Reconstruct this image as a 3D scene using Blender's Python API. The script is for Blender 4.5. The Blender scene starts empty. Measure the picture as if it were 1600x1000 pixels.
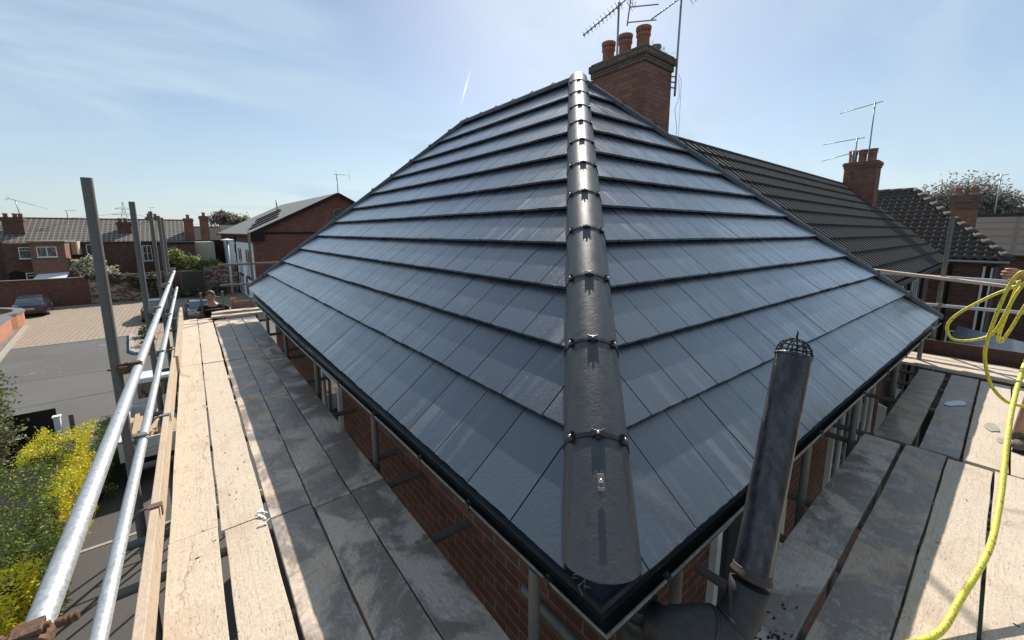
import bpy, bmesh, math, random
from mathutils import Vector, Matrix, Quaternion
random.seed(7)
S = bpy.context.scene
ZC = 6.25                      # eye height; all builder z values are relative to it

# ---------------------------------------------------------------- camera
cam_d = bpy.data.cameras.new('camera'); cam = bpy.data.objects.new('camera', cam_d)
S.collection.objects.link(cam); S.camera = cam
cam_d.sensor_width = 36; cam_d.lens = 624 / 1600 * 36; cam_d.shift_y = -42 / 1600
cam_d.clip_start = 0.02; cam_d.clip_end = 5000
cam.location = (0, 0, ZC)
YAW = math.atan2(788, 631.4); PITCH = math.atan2(96, 624)
cam.rotation_euler = (math.pi / 2 - PITCH, 0, YAW - math.pi / 2)

# ---------------------------------------------------------------- world + sun
SUN = Vector((.89, .805, 1)).normalized()
el = math.asin(SUN.z); az = math.atan2(SUN.x, SUN.y)
W = bpy.data.worlds.new('World'); S.world = W; W.use_nodes = True
nt = W.node_tree; nt.nodes.clear()
def wn(t, **k):
    n = nt.nodes.new(t)
    for a, b in k.items(): setattr(n, a, b)
    return n
sky = wn('ShaderNodeTexSky', sky_type='NISHITA', sun_disc=False, sun_elevation=el, sun_rotation=az,
         air_density=1.0, dust_density=.6, ozone_density=1.0, altitude=50)
tc = wn('ShaderNodeTexCoord')
sep = wn('ShaderNodeSeparateXYZ'); nt.links.new(tc.outputs['Generated'], sep.inputs[0])
zz = wn('ShaderNodeMath', operation='MAXIMUM'); zz.inputs[1].default_value = .0; nt.links.new(sep.outputs[2], zz.inputs[0])
za = wn('ShaderNodeMath', operation='ADD'); za.inputs[1].default_value = .22; nt.links.new(zz.outputs[0], za.inputs[0])
dv = wn('ShaderNodeVectorMath', operation='DIVIDE'); nt.links.new(tc.outputs['Generated'], dv.inputs[0])
cmb = wn('ShaderNodeCombineXYZ'); 
for i in range(3): nt.links.new(za.outputs[0], cmb.inputs[i])
nt.links.new(cmb.outputs[0], dv.inputs[1])
mp = wn('ShaderNodeMapping'); mp.inputs['Rotation'].default_value = (0, 0, .55); mp.inputs['Scale'].default_value = (.55, 1.15, 0)
mp.inputs['Location'].default_value = (.4, 2.1, 0)
nt.links.new(dv.outputs[0], mp.inputs[0])
nz = wn('ShaderNodeTexNoise'); nz.inputs['Scale'].default_value = 1.5; nz.inputs['Detail'].default_value = 9; nz.inputs['Roughness'].default_value = .53
nz.inputs['Distortion'].default_value = .6
nt.links.new(mp.outputs[0], nz.inputs['Vector'])
cr = wn('ShaderNodeValToRGB'); cr.color_ramp.elements[0].position = .34; cr.color_ramp.elements[1].position = .66
cr.color_ramp.elements[0].color = (0, 0, 0, 1); cr.color_ramp.elements[1].color = (1, 1, 1, 1)
nt.links.new(nz.outputs[0], cr.inputs[0])
# a short thin contrail
CT0 = Vector((math.cos(YAW), math.sin(YAW), 0))
hz = wn('ShaderNodeMapRange'); hz.inputs[1].default_value = 0; hz.inputs[2].default_value = .35; hz.inputs[3].default_value = .62; hz.inputs[4].default_value = .10
nt.links.new(sep.outputs[2], hz.inputs[0])
mx = wn('ShaderNodeMath', operation='MAXIMUM'); 
m8 = wn('ShaderNodeMath', operation='MULTIPLY'); m8.inputs[1].default_value = .9
nt.links.new(cr.outputs[0], m8.inputs[0])
def wdot(v):
    n = wn('ShaderNodeVectorMath', operation='DOT_PRODUCT'); nt.links.new(tc.outputs['Generated'], n.inputs[0]); n.inputs[1].default_value = v; return n.outputs['Value']
def wm(op, a, b=0):
    n = wn('ShaderNodeMath', operation=op)
    for i, q in enumerate((a, b)):
        if isinstance(q, bpy.types.NodeSocket): nt.links.new(q, n.inputs[i])
        else: n.inputs[i].default_value = q
    return n.outputs[0]
cw = wm('SUBTRACT', 1, wm('DIVIDE', wm('ABSOLUTE', wdot((-.8549, .4308, .28895))), .0028)); cl = wm('SUBTRACT', 1, wm('DIVIDE', wm('ABSOLUTE', wdot((-.0961, .4158, -.9044))), .042))
ctr = wm('MULTIPLY', wm('MULTIPLY', wm('MAXIMUM', cw, 0), wm('MAXIMUM', cl, 0)), 1.1)
nt.links.new(m8.outputs[0], mx.inputs[0]); mx.use_clamp = True; nt.links.new(hz.outputs[0], mx.inputs[1])
mixc = wn('ShaderNodeMixRGB'); mixc.inputs[2].default_value = (5.0, 6.4, 7.6, 1)
nt.links.new(mx.outputs[0], mixc.inputs[0]); nt.links.new(sky.outputs[0], mixc.inputs[1])
mixd = wn('ShaderNodeMixRGB'); mixd.inputs[2].default_value = (9.5, 10, 10.3, 1); mixd.use_clamp = False; nt.links.new(wm('MINIMUM', ctr, 1), mixd.inputs[0]); nt.links.new(mixc.outputs[0], mixd.inputs[1])
bg = wn('ShaderNodeBackground'); bg.inputs[1].default_value = .085
nt.links.new(mixd.outputs[0], bg.inputs[0])
out = wn('ShaderNodeOutputWorld'); nt.links.new(bg.outputs[0], out.inputs[0])
sl = bpy.data.lights.new('sun', 'SUN'); sl.energy = 5.0; sl.angle = math.radians(.5); sl.color = (1, .94, .85)
so = bpy.data.objects.new('sun', sl); S.collection.objects.link(so)
so.rotation_euler = SUN.to_track_quat('Z', 'Y').to_euler(); so.location = (0, 0, 40)
S.view_settings.view_transform = 'Standard'; S.view_settings.look = 'None'
S.view_settings.exposure = 0.42; S.view_settings.gamma = 1

# ---------------------------------------------------------------- materials
class NT:
    def __init__(s, name):
        s.m = bpy.data.materials.new(name); s.m.use_nodes = True; s.t = s.m.node_tree
        s.b = s.t.nodes['Principled BSDF']
    def n(s, typ, ins=None, **k):
        n = s.t.nodes.new(typ)
        for a, b in k.items(): setattr(n, a, b)
        for a, b in (ins or {}).items():
            if hasattr(b, 'is_output') or isinstance(b, bpy.types.NodeSocket): s.t.links.new(b, n.inputs[a])
            else: n.inputs[a].default_value = b
        return n
    def set(s, **k):
        for a, b in k.items():
            a = a.replace('_', ' ')
            if isinstance(b, bpy.types.NodeSocket): s.t.links.new(b, s.b.inputs[a])
            else: s.b.inputs[a].default_value = b
    def coord(s, kind='Object', scale=(1, 1, 1), rot=(0, 0, 0)):
        c = s.n('ShaderNodeTexCoord'); m = s.n('ShaderNodeMapping', {0: c.outputs[kind]})
        m.inputs['Scale'].default_value = scale; m.inputs['Rotation'].default_value = rot
        return m.outputs[0]
    def noise(s, v, scale, detail=4, rough=.55, dist=0):
        return s.n('ShaderNodeTexNoise', {'Vector': v, 'Scale': scale, 'Detail': detail, 'Roughness': rough, 'Distortion': dist}).outputs[0]
    def ramp(s, f, stops, interp='LINEAR'):
        r = s.n('ShaderNodeValToRGB', {0: f}); e = r.color_ramp; e.interpolation = interp
        while len(e.elements) < len(stops): e.elements.new(.5)
        for q, (p, c) in zip(e.elements, stops):
            q.position = p; q.color = (c if len(c) == 4 else (*c, 1)) if not isinstance(c, (int, float)) else (c, c, c, 1)
        return r.outputs[0]
    def mix(s, f, a, b, mode='MIX'):
        n = s.n('ShaderNodeMixRGB', blend_type=mode)
        for i, q in enumerate((f, a, b)):
            if isinstance(q, bpy.types.NodeSocket): s.t.links.new(q, n.inputs[i])
            else: n.inputs[i].default_value = q if i == 0 or len(q) == 4 else (*q, 1)
        return n.outputs[0]
    def math(s, op, a, b=0, c=0):
        n = s.n('ShaderNodeMath', operation=op)
        for i, q in enumerate((a, b, c)):
            if isinstance(q, bpy.types.NodeSocket): s.t.links.new(q, n.inputs[i])
            else: n.inputs[i].default_value = q
        return n.outputs[0]
    def bump(s, h, strength=.5, dist=.01, prev=None):
        i = {'Height': h, 'Strength': strength, 'Distance': dist}
        if prev is not None: i['Normal'] = prev
        return s.n('ShaderNodeBump', i).outputs[0]
    def attr(s, name): return s.n('ShaderNodeAttribute', attribute_name=name).outputs['Fac']
M = {}
def plain(name, col, rough=.5, metal=0, bump=0, scale=60, var=.25, spec=.5):
    q = NT(name); v = q.coord(); n = q.noise(v, scale, 4)
    n2 = q.noise(v, scale * .12, 3)
    c = q.mix(q.ramp(n, [(.3, 0.), (.75, 1.)]), tuple(x * (1 - var) for x in col), tuple(min(1, x * (1 + var)) for x in col))
    c = q.mix(q.math('MULTIPLY', n2, var), c, tuple(x * .5 for x in col))
    q.set(Base_Color=c, Roughness=q.ramp(n2, [(.3, max(0, rough - .08)), (.7, min(1, rough + .12))]), Metallic=metal, Specular_IOR_Level=spec)
    if bump: q.set(Normal=q.bump(n, bump, .004))
    M[name] = q.m; return q.m
plain('white_plastic', (.78, .78, .76), .35, var=.06)
plain('black_plastic', (.012, .012, .013), .3, bump=.1, var=.3)
plain('pipe_black', (.030, .030, .031), .5, bump=.3, scale=30, var=.4)
plain('gutter_black', (.022, .021, .020), .38, bump=.15, scale=40, var=.4)
plain('fascia_navy', (.016, .025, .042), .4)
plain('rust_iron', (.16, .085, .05), .7, .3, bump=.7, scale=110, var=.5)
plain('coupler_steel', (.30, .28, .25), .5, .7, bump=.5, scale=120, var=.4)
plain('bright_steel', (.75, .75, .75), .25, 1)
plain('pot_clay', (.36, .16, .10), .8, bump=.4, scale=30, var=.3)
plain('cap_mortar', (.19, .17, .15), .95, bump=.8, scale=25, var=.4)
plain('lead', (.22, .23, .25), .55, .3, bump=.3, scale=20)
plain('alum', (.35, .36, .38), .45, .7)
plain('dark_timber', (.02, .015, .012), .8, bump=.4)
plain('slat_timber', (.075, .066, .058), .85, bump=.4, scale=25)
plain('toe_brown', (.085, .038, .026), .8, bump=.5, scale=30, var=.35)
plain('fence_timber', (.14, .12, .10), .85, bump=.4, scale=25)
plain('concrete', (.36, .33, .28), .9, bump=.4, scale=30)
plain('render_cream', (.55, .50, .40), .9, bump=.2)
plain('render_peach', (.60, .36, .22), .9, bump=.2)
plain('mural_white', (.80, .82, .84), .8, bump=.1, var=.08)
plain('mural_brown', (.16, .085, .055), .8)
plain('mural_dark', (.05, .05, .055), .7)
plain('skin', (.48, .27, .19), .55, bump=.2, scale=80, var=.15)
plain('glove', (.30, .30, .31), .8, bump=.6, scale=60, var=.35)
plain('hair', (.12, .07, .04), .7, bump=.8, scale=90, var=.4)
plain('cloth_black', (.012, .012, .014), .85, bump=.5, scale=25)
plain('boot', (.16, .125, .09), .8, bump=.7, scale=50, var=.4)
plain('lace', (.05, .045, .04), .8)
plain('gold_leaf', (.62, .55, .02), .6, var=.35, scale=9)
plain('bark', (.09, .075, .06), .9, bump=.8, scale=12, var=.4)
plain('tyre', (.015, .015, .015), .8)
plain('rim', (.5, .5, .52), .3, .8)
plain('tail_lamp', (.35, .02, .01), .25)
plain('plate_amber', (.65, .42, .08), .5)
plain('plate_white', (.6, .6, .58), .5)
plain('truck_white', (.68, .68, .66), .4)
plain('debris_pale', (.45, .34, .22), .85, bump=.4)
plain('plaster_flake', (.70, .72, .74), .8, bump=.5, scale=40, var=.1)
plain('soot', (.012, .011, .010), .9, bump=.6)
plain('orange_render', (.46, .20, .12), .9, bump=.5, scale=9, var=.25)
plain('coping', (.16, .16, .17), .8, bump=.3)
plain('pylon_steel', (.28, .31, .35), .6, .3)
def car_paint(name, col):
    q = NT(name); q.set(Base_Color=(*col, 1), Roughness=.3, Metallic=.3, Coat_Weight=.8, Coat_Roughness=.05); M[name] = q.m
car_paint('paint_navy', (.012, .022, .05)); car_paint('paint_blue', (.03, .06, .12)); car_paint('paint_black', (.012, .012, .014))
q = NT('glass'); q.set(Base_Color=(.03, .035, .04, 1), Roughness=.06, Specular_IOR_Level=.8); M['glass'] = q.m
q = NT('curtain_glass'); v = q.coord(scale=(3, 3, 1)); q.set(Base_Color=q.ramp(q.noise(v, 3), [(.4, (.05, .045, .045)), (.6, (.22, .20, .18))]), Roughness=.12); M['curtain_glass'] = q.m

# new slate-grey concrete tile
q = NT('roof_tile'); uv = q.n('ShaderNodeTexCoord').outputs['UV']; r = q.attr('rnd')
off = q.n('ShaderNodeVectorMath', {0: uv}, operation='ADD'); cx = q.n('ShaderNodeCombineXYZ', {0: q.math('MULTIPLY', r, 7.), 1: q.math('MULTIPLY', r, 13.)}); q.t.links.new(cx.outputs[0], off.inputs[1])
def scl(q, src, sc):
    m = q.n('ShaderNodeMapping', {0: src}); m.inputs['Scale'].default_value = sc; return m.outputs[0]
st = q.noise(scl(q, off.outputs[0], (11, 1.1, 1)), 1, 5, .6, .6)
st2 = q.noise(scl(q, off.outputs[0], (60, 1.6, 1)), 1, 4, .6, .5)
gr = q.noise(uv, 170, 5, .7); riv = q.noise(scl(q, uv, (70, 45, 1)), 1, 5, .65, .8)
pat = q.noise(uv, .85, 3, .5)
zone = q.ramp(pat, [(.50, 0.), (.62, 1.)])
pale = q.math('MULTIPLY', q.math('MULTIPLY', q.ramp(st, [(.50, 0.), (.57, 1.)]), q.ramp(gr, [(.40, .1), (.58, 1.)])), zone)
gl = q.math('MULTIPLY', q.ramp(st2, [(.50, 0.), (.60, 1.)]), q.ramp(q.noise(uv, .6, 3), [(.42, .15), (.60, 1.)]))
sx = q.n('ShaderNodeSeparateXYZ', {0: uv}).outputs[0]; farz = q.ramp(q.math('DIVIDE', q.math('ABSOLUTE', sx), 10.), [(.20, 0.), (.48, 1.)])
base = q.mix(r, (.033, .043, .062), (.050, .063, .086))
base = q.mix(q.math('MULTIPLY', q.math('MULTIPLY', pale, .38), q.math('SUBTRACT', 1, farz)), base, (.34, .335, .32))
base = q.mix(q.math('MULTIPLY', q.ramp(riv, [(.52, 0.), (.7, 1.)]), .3), base, (.03, .036, .046))
sky_streak = q.math('MULTIPLY', q.ramp(q.noise(scl(q, off.outputs[0], (42, .5, 1)), 1, 4, .65, .3), [(.52, 0.), (.60, 1.)]), farz)
base = q.mix(q.math('MULTIPLY', sky_streak, .6), base, (.30, .37, .46))  # sky reflections painted in as pale-blue streaks towards the far ends
rgh = q.math('SUBTRACT', q.math('ADD', .31, q.math('MULTIPLY', pale, .35)), q.math('MULTIPLY', gl, .17))
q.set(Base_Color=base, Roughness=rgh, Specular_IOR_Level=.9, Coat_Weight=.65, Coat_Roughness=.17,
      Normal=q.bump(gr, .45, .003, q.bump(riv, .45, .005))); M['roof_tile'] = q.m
# hip tile: satin, slightly riven
q = NT('hip_tile'); v = q.coord(); n = q.noise(v, 85, 5, .65); n2 = q.noise(v, 16, 4, .6, 1.)
q.set(Base_Color=q.mix(n2, (.028, .029, .032), (.066, .066, .068)), Roughness=q.ramp(n2, [(.3, .36), (.7, .50)]), Specular_IOR_Level=.6,
      Normal=q.bump(n, .5, .003, q.bump(n2, .15, .006))); M['hip_tile'] = q.m
# brick
def brick(name, c1, c2, mortar, sc=1., dirt=.3, far=0, bump=.8, pale=0.):
    q = NT(name); uv = q.n('ShaderNodeTexCoord').outputs['UV']
    b = q.n('ShaderNodeTexBrick', {'Vector': uv, 'Color1': (*c1, 1), 'Color2': (*c2, 1), 'Mortar': (*mortar, 1), 'Scale': 1 / sc,
        'Mortar Size': .007, 'Mortar Smooth': .2, 'Bias': 0, 'Brick Width': .225, 'Row Height': .075})
    n = q.noise(uv, 9, 5, .6); n2 = q.noise(uv, 90, 4); n3 = q.noise(uv, 1.1, 5, .65)
    c = q.mix(q.math('MULTIPLY', q.ramp(n, [(.4, 0.), (.7, 1.)]), dirt), b.outputs[0], tuple(x * .35 for x in c1))
    c = q.mix(q.math('MULTIPLY', q.ramp(n3, [(.45, 0.), (.7, 1.)]), dirt), c, tuple(x * .3 for x in c1))
    if far: c = q.mix(q.ramp(q.noise(scl(q, uv, (1.6, 4.5, 1)), 2.2, 6, .75), [(.42, 0.), (.62, .75)]), c, tuple(x * .30 for x in c1)); c = q.mix(q.ramp(q.noise(scl(q, uv, (3, 9, 1)), 2.6, 4, .7), [(.60, 0.), (.70, .5)]), c, tuple(min(.6, x * 1.7) for x in mortar))
    if pale: c = q.mix(q.math('MULTIPLY', q.ramp(q.noise(scl(q, uv, (1, 2.2, 1)), 1.9, 6, .8, 1.), [(.50, 0.), (.56, 1.)]), pale), c, (.50, .46, .40))
    h = q.math('SUBTRACT', q.math('MULTIPLY', n2, .4), b.outputs['Fac'])
    q.set(Base_Color=c, Roughness=.88, Normal=q.bump(h, bump, .008)); M[name] = q.m
brick('brick_red', (.21, .075, .045), (.13, .052, .036), (.25, .19, .14), dirt=.4)
brick('brick_hall', (.27, .095, .060), (.17, .065, .045), (.20, .15, .12), dirt=.35, sc=1.5, far=1)
brick('brick_brown', (.20, .095, .065), (.13, .068, .05), (.19, .15, .12), dirt=.4, sc=1.5, far=1)
brick('brick_orange', (.36, .17, .11), (.28, .13, .09), (.28, .22, .17), dirt=.25, sc=1.5, far=1)
brick('brick_chimney', (.33, .135, .082), (.20, .095, .066), (.13, .105, .09), dirt=.4, bump=1.)
brick('brick_cap', (.22, .145, .105), (.12, .09, .072), (.04, .034, .03), dirt=.45, bump=1.)
brick('brick_old', (.24, .088, .055), (.15, .06, .042), (.20, .15, .12), dirt=.4, sc=1.5, far=1)
brick('brick_flaking', (.24, .09, .055), (.16, .065, .045), (.24, .19, .15), dirt=.4, pale=.75, sc=1.5, far=1)
# scaffold tube
def tube_mat(name, col, metal, rough):
    q = NT(name); v = q.coord(); n = q.noise(v, 85, 6, .75); n2 = q.noise(v, 6, 4)
    c = q.mix(q.ramp(n, [(.35, 0.), (.7, 1.)]), tuple(x * .62 for x in col), col)
    c = q.mix(q.math('MULTIPLY', q.ramp(n2, [(.55, 0.), (.75, 1.)]), .4), c, (.26, .22, .18))
    q.set(Base_Color=c, Metallic=metal, Roughness=q.ramp(n, [(.3, rough - .1), (.7, rough + .15)]), Normal=q.bump(q.noise(v, 140, 4), .06, .002)); M[name] = q.m
tube_mat('galv', (.58, .60, .62), .55, .46); tube_mat('galv_dull', (.20, .19, .175), .35, .62)
# scaffold boards
def board_mat(name, wet, tone=(.56, .465, .36)):
    q = NT(name); oi = q.n('ShaderNodeObjectInfo'); rr = oi.outputs['Random']
    c0 = q.n('ShaderNodeTexCoord').outputs['Object']
    ad = q.n('ShaderNodeVectorMath', {0: c0}, operation='ADD'); cb = q.n('ShaderNodeCombineXYZ', {0: q.math('MULTIPLY', rr, 31.), 1: q.math('MULTIPLY', rr, 17.)}); q.t.links.new(cb.outputs[0], ad.inputs[1])
    o = ad.outputs[0]
    grain = q.noise(scl(q, o, (1.6, 95, 8)), 1, 5, .7, .5)
    crust = q.noise(scl(q, o, (.55, 1, 1)), 95, 6, .75, .3); blot = q.noise(o, 3.2, 5, .62, .4); scr = q.noise(scl(q, o, (14, 90, 8)), 1, 3, .5, 2.2)
    c = q.mix(q.ramp(crust, [(.36, 0.), (.6, 1.)]), tuple(x * .80 for x in tone), tuple(min(1, x * 1.10) for x in tone))
    c = q.mix(q.math('MULTIPLY', q.ramp(grain, [(.53, 0.), (.68, 1.)]), .38), c, tuple(x * .45 for x in tone))
    c = q.mix(q.math('MULTIPLY', q.ramp(scr, [(.62, 0.), (.66, 1.)]), .6), c, (.12, .085, .06)); c = q.mix(q.math('MULTIPLY', q.ramp(q.noise(scl(q, o, (1, 1.6, 1)), 42, 3, .5, 1.2), [(.66, 0.), (.70, 1.)]), .45), c, (.16, .11, .08))
    crk = q.n('ShaderNodeTexVoronoi', {'Vector': scl(q, q.n('ShaderNodeVectorMath', {0: o, 1: q.n('ShaderNodeCombineXYZ', {1: q.math('MULTIPLY', blot, .25)}).outputs[0]}, operation='ADD').outputs[0], (.16, 4.6, .001)), 'Scale': 1.}, feature='DISTANCE_TO_EDGE').outputs['Distance']
    c = q.mix(q.math('MULTIPLY', q.ramp(crk, [(.0, 1.), (.008, 0.)]), .45), c, (.06, .045, .035))
    c = q.mix(q.math('MULTIPLY', q.ramp(blot, [(.52, 0.), (.68, 1.)]), .35), c, (.33, .20, .12))
    c = q.mix(q.math('MULTIPLY', rr, .25), c, (.60, .50, .40))
    kn = q.n('ShaderNodeTexVoronoi', {'Vector': scl(q, o, (1.1, 4.5, .001)), 'Scale': 1.}).outputs['Distance']; c = q.mix(q.math('MULTIPLY', q.ramp(kn, [(.05, 1.), (.11, 0.)]), .55), c, (.20, .12, .075))
    rg = .85
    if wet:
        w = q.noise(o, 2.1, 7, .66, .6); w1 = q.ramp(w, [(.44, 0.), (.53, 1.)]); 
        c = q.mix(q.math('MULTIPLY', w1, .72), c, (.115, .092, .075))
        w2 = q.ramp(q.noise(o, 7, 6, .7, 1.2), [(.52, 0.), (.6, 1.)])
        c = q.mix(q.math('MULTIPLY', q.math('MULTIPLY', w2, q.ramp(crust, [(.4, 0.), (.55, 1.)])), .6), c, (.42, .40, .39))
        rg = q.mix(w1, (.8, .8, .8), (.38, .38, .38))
    h = q.math('ADD', q.math('MULTIPLY', crust, .7), q.math('MULTIPLY', grain, .6))
    q.set(Base_Color=c, Roughness=rg, Normal=q.bump(h, .5, .003)); M[name] = q.m
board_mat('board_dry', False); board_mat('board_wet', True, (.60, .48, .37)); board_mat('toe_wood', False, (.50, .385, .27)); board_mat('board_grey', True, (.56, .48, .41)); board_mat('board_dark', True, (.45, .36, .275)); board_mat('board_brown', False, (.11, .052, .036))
# ground
def ground(name, c1, c2, sc, rough=.9, bump=.5, blotch=.3):
    q = NT(name); v = q.coord(); n = q.noise(v, sc, 5, .7); n2 = q.noise(v, .35, 5, .6, .5)
    c = q.mix(n, c1, c2); c = q.mix(q.math('MULTIPLY', q.ramp(n2, [(.4, 0.), (.65, 1.)]), blotch), c, tuple(x * .55 for x in c1))
    q.set(Base_Color=c, Roughness=rough, Normal=q.bump(n, bump, .01)); M[name] = q.m
ground('asphalt', (.09, .085, .077), (.145, .136, .124), 35)
ground('tarmac_dark', (.055, .050, .046), (.12, .11, .10), 28)
ground('earth', (.07, .06, .045), (.13, .12, .08), 3, blotch=.5)
ground('garden', (.05, .055, .03), (.12, .11, .07), 4, blotch=.5)
ground('cobble', (.10, .085, .07), (.30, .26, .22), 6, bump=1)
q = NT('pavers'); uv = q.n('ShaderNodeTexCoord').outputs['UV']
b = q.n('ShaderNodeTexBrick', {'Vector': q.n('ShaderNodeMapping', {0: uv, 'Rotation': (0, 0, math.pi / 2)}).outputs[0], 'Color1': (.36, .285, .21, 1), 'Color2': (.31, .24, .175, 1), 'Mortar': (.21, .165, .125, 1), 'Scale': 1, 'Mortar Size': .03, 'Brick Width': .5, 'Row Height': .25}, offset=.5)
n = q.noise(uv, .8, 5, .6)
q.set(Base_Color=q.mix(q.math('MULTIPLY', n, .35), b.outputs[0], (.2, .15, .12)), Roughness=.9); M['pavers'] = q.m
# old roofs
def oldroof(name, c1, c2, uw, gap, bump=.6, moss=.25, rib=0):
    q = NT(name); uv = q.n('ShaderNodeTexCoord').outputs['UV']; n = q.noise(uv, 14, 5, .7); n2 = q.noise(uv, 1.2, 5, .6)
    c = q.mix(n, c1, c2); c = q.mix(q.math('MULTIPLY', q.ramp(n2, [(.45, 0.), (.7, 1.)]), moss), c, (.16, .14, .11))
    if name == 'rib_tile': c = q.mix(q.attr('rnd'), q.mix(.65, c, (.012, .011, .010)), q.mix(.45, c, (.085, .077, .07)))  # rib shading put into the colour, along with groove dirt and weathered tops
    sp = q.ramp(q.noise(uv, 22, 3, .5), [(.70, 0.), (.74, 1.)]); c = q.mix(q.math('MULTIPLY', sp, .5), c, (.30, .29, .26))
    nrm = q.bump(n, .5, .006)
    if rib:
        w = q.n('ShaderNodeTexWave', {'Vector': uv, 'Scale': rib, 'Distortion': 0}, wave_type='BANDS', bands_direction='X').outputs[1]
        nrm = q.bump(w, bump, .04, nrm); c = q.mix(q.ramp(w, [(.0, .6), (.5, 0.)]), c, tuple(x * .35 for x in c1))
    q.set(Base_Color=c, Roughness=.85, Normal=nrm); M[name] = q.m
oldroof('rib_tile', (.027, .024, .022), (.052, .046, .042), 0, 0, 1., moss=.15)
oldroof('pantile', (.05, .041, .035), (.12, .10, .083), 0, 0)
oldroof('plain_slate', (.10, .095, .09), (.17, .16, .15), 0, 0)
oldroof('hall_roof', (.16, .155, .15), (.24, .235, .225), 0, 0)
def gridroof(name, c1, c2, mo, ms, bw, rh):
    q = NT(name); uv = q.n('ShaderNodeTexCoord').outputs['UV']
    b = q.n('ShaderNodeTexBrick', {'Vector': uv, 'Color1': (*c1, 1), 'Color2': (*c2, 1), 'Mortar': (*mo, 1), 'Scale': 1, 'Mortar Size': ms, 'Mortar Smooth': .6, 'Brick Width': bw, 'Row Height': rh}, offset=0)
    n = q.noise(uv, 2.2, 5, .6); q.set(Base_Color=q.mix(q.math('MULTIPLY', n, .35), b.outputs[0], (.10, .085, .07)), Roughness=.85); M[name] = q.m
gridroof('grid_tile', (.11, .085, .068), (.075, .06, .05), (.28, .25, .215), .065, .38, .50); gridroof('row_tile', (.055, .045, .038), (.042, .036, .031), (.012, .011, .010), .13, 2.6, .72)  # the pale lines of grid_tile are tile highlights painted into the colour
# foliage
def leafmat(name, c1, c2, c3=None, sc=1.5, thr=.55):
    q = NT(name); r = q.attr('rnd'); c = q.mix(r, c1, c2)
    if c3: c = q.mix(q.ramp(q.noise(q.coord(), sc, 3), [(thr, 0.), (thr + .08, 1.)]), c, c3)
    q.set(Base_Color=c, Roughness=.6)
    tr = q.n('ShaderNodeBsdfTranslucent', {0: c}); ms = q.n('ShaderNodeMixShader', {0: .3, 1: q.b.outputs[0], 2: tr.outputs[0]})
    q.t.links.new(ms.outputs[0], q.t.nodes['Material Output'].inputs[0]); M[name] = q.m
leafmat('leaf_green', (.10, .15, .03), (.24, .29, .06)); leafmat('leaf_gold', (.70, .60, .02), (.92, .82, .05))
leafmat('leaf_grey', (.10, .13, .05), (.24, .20, .14)); leafmat('leaf_bright', (.20, .27, .06), (.42, .45, .14))
leafmat('leaf_dark', (.03, .045, .015), (.08, .10, .03)); leafmat('petal', (.65, .55, .50), (.80, .72, .66))
leafmat('twig', (.10, .085, .07), (.22, .18, .145)); leafmat('blossom', (.20, .19, .17), (.40, .38, .34)); leafmat('leaf_brown', (.14, .11, .07), (.24, .19, .12))
# hose
q = NT('hose_yellow'); v = q.coord(); n = q.noise(v, 60, 5, .7); 
q.set(Base_Color=q.mix(q.ramp(n, [(.52, 0.), (.62, 1.)]), (.80, .69, .06), (.30, .27, .07)), Roughness=.5, Normal=q.bump(n, .6, .004)); M['hose_yellow'] = q.m

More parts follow.
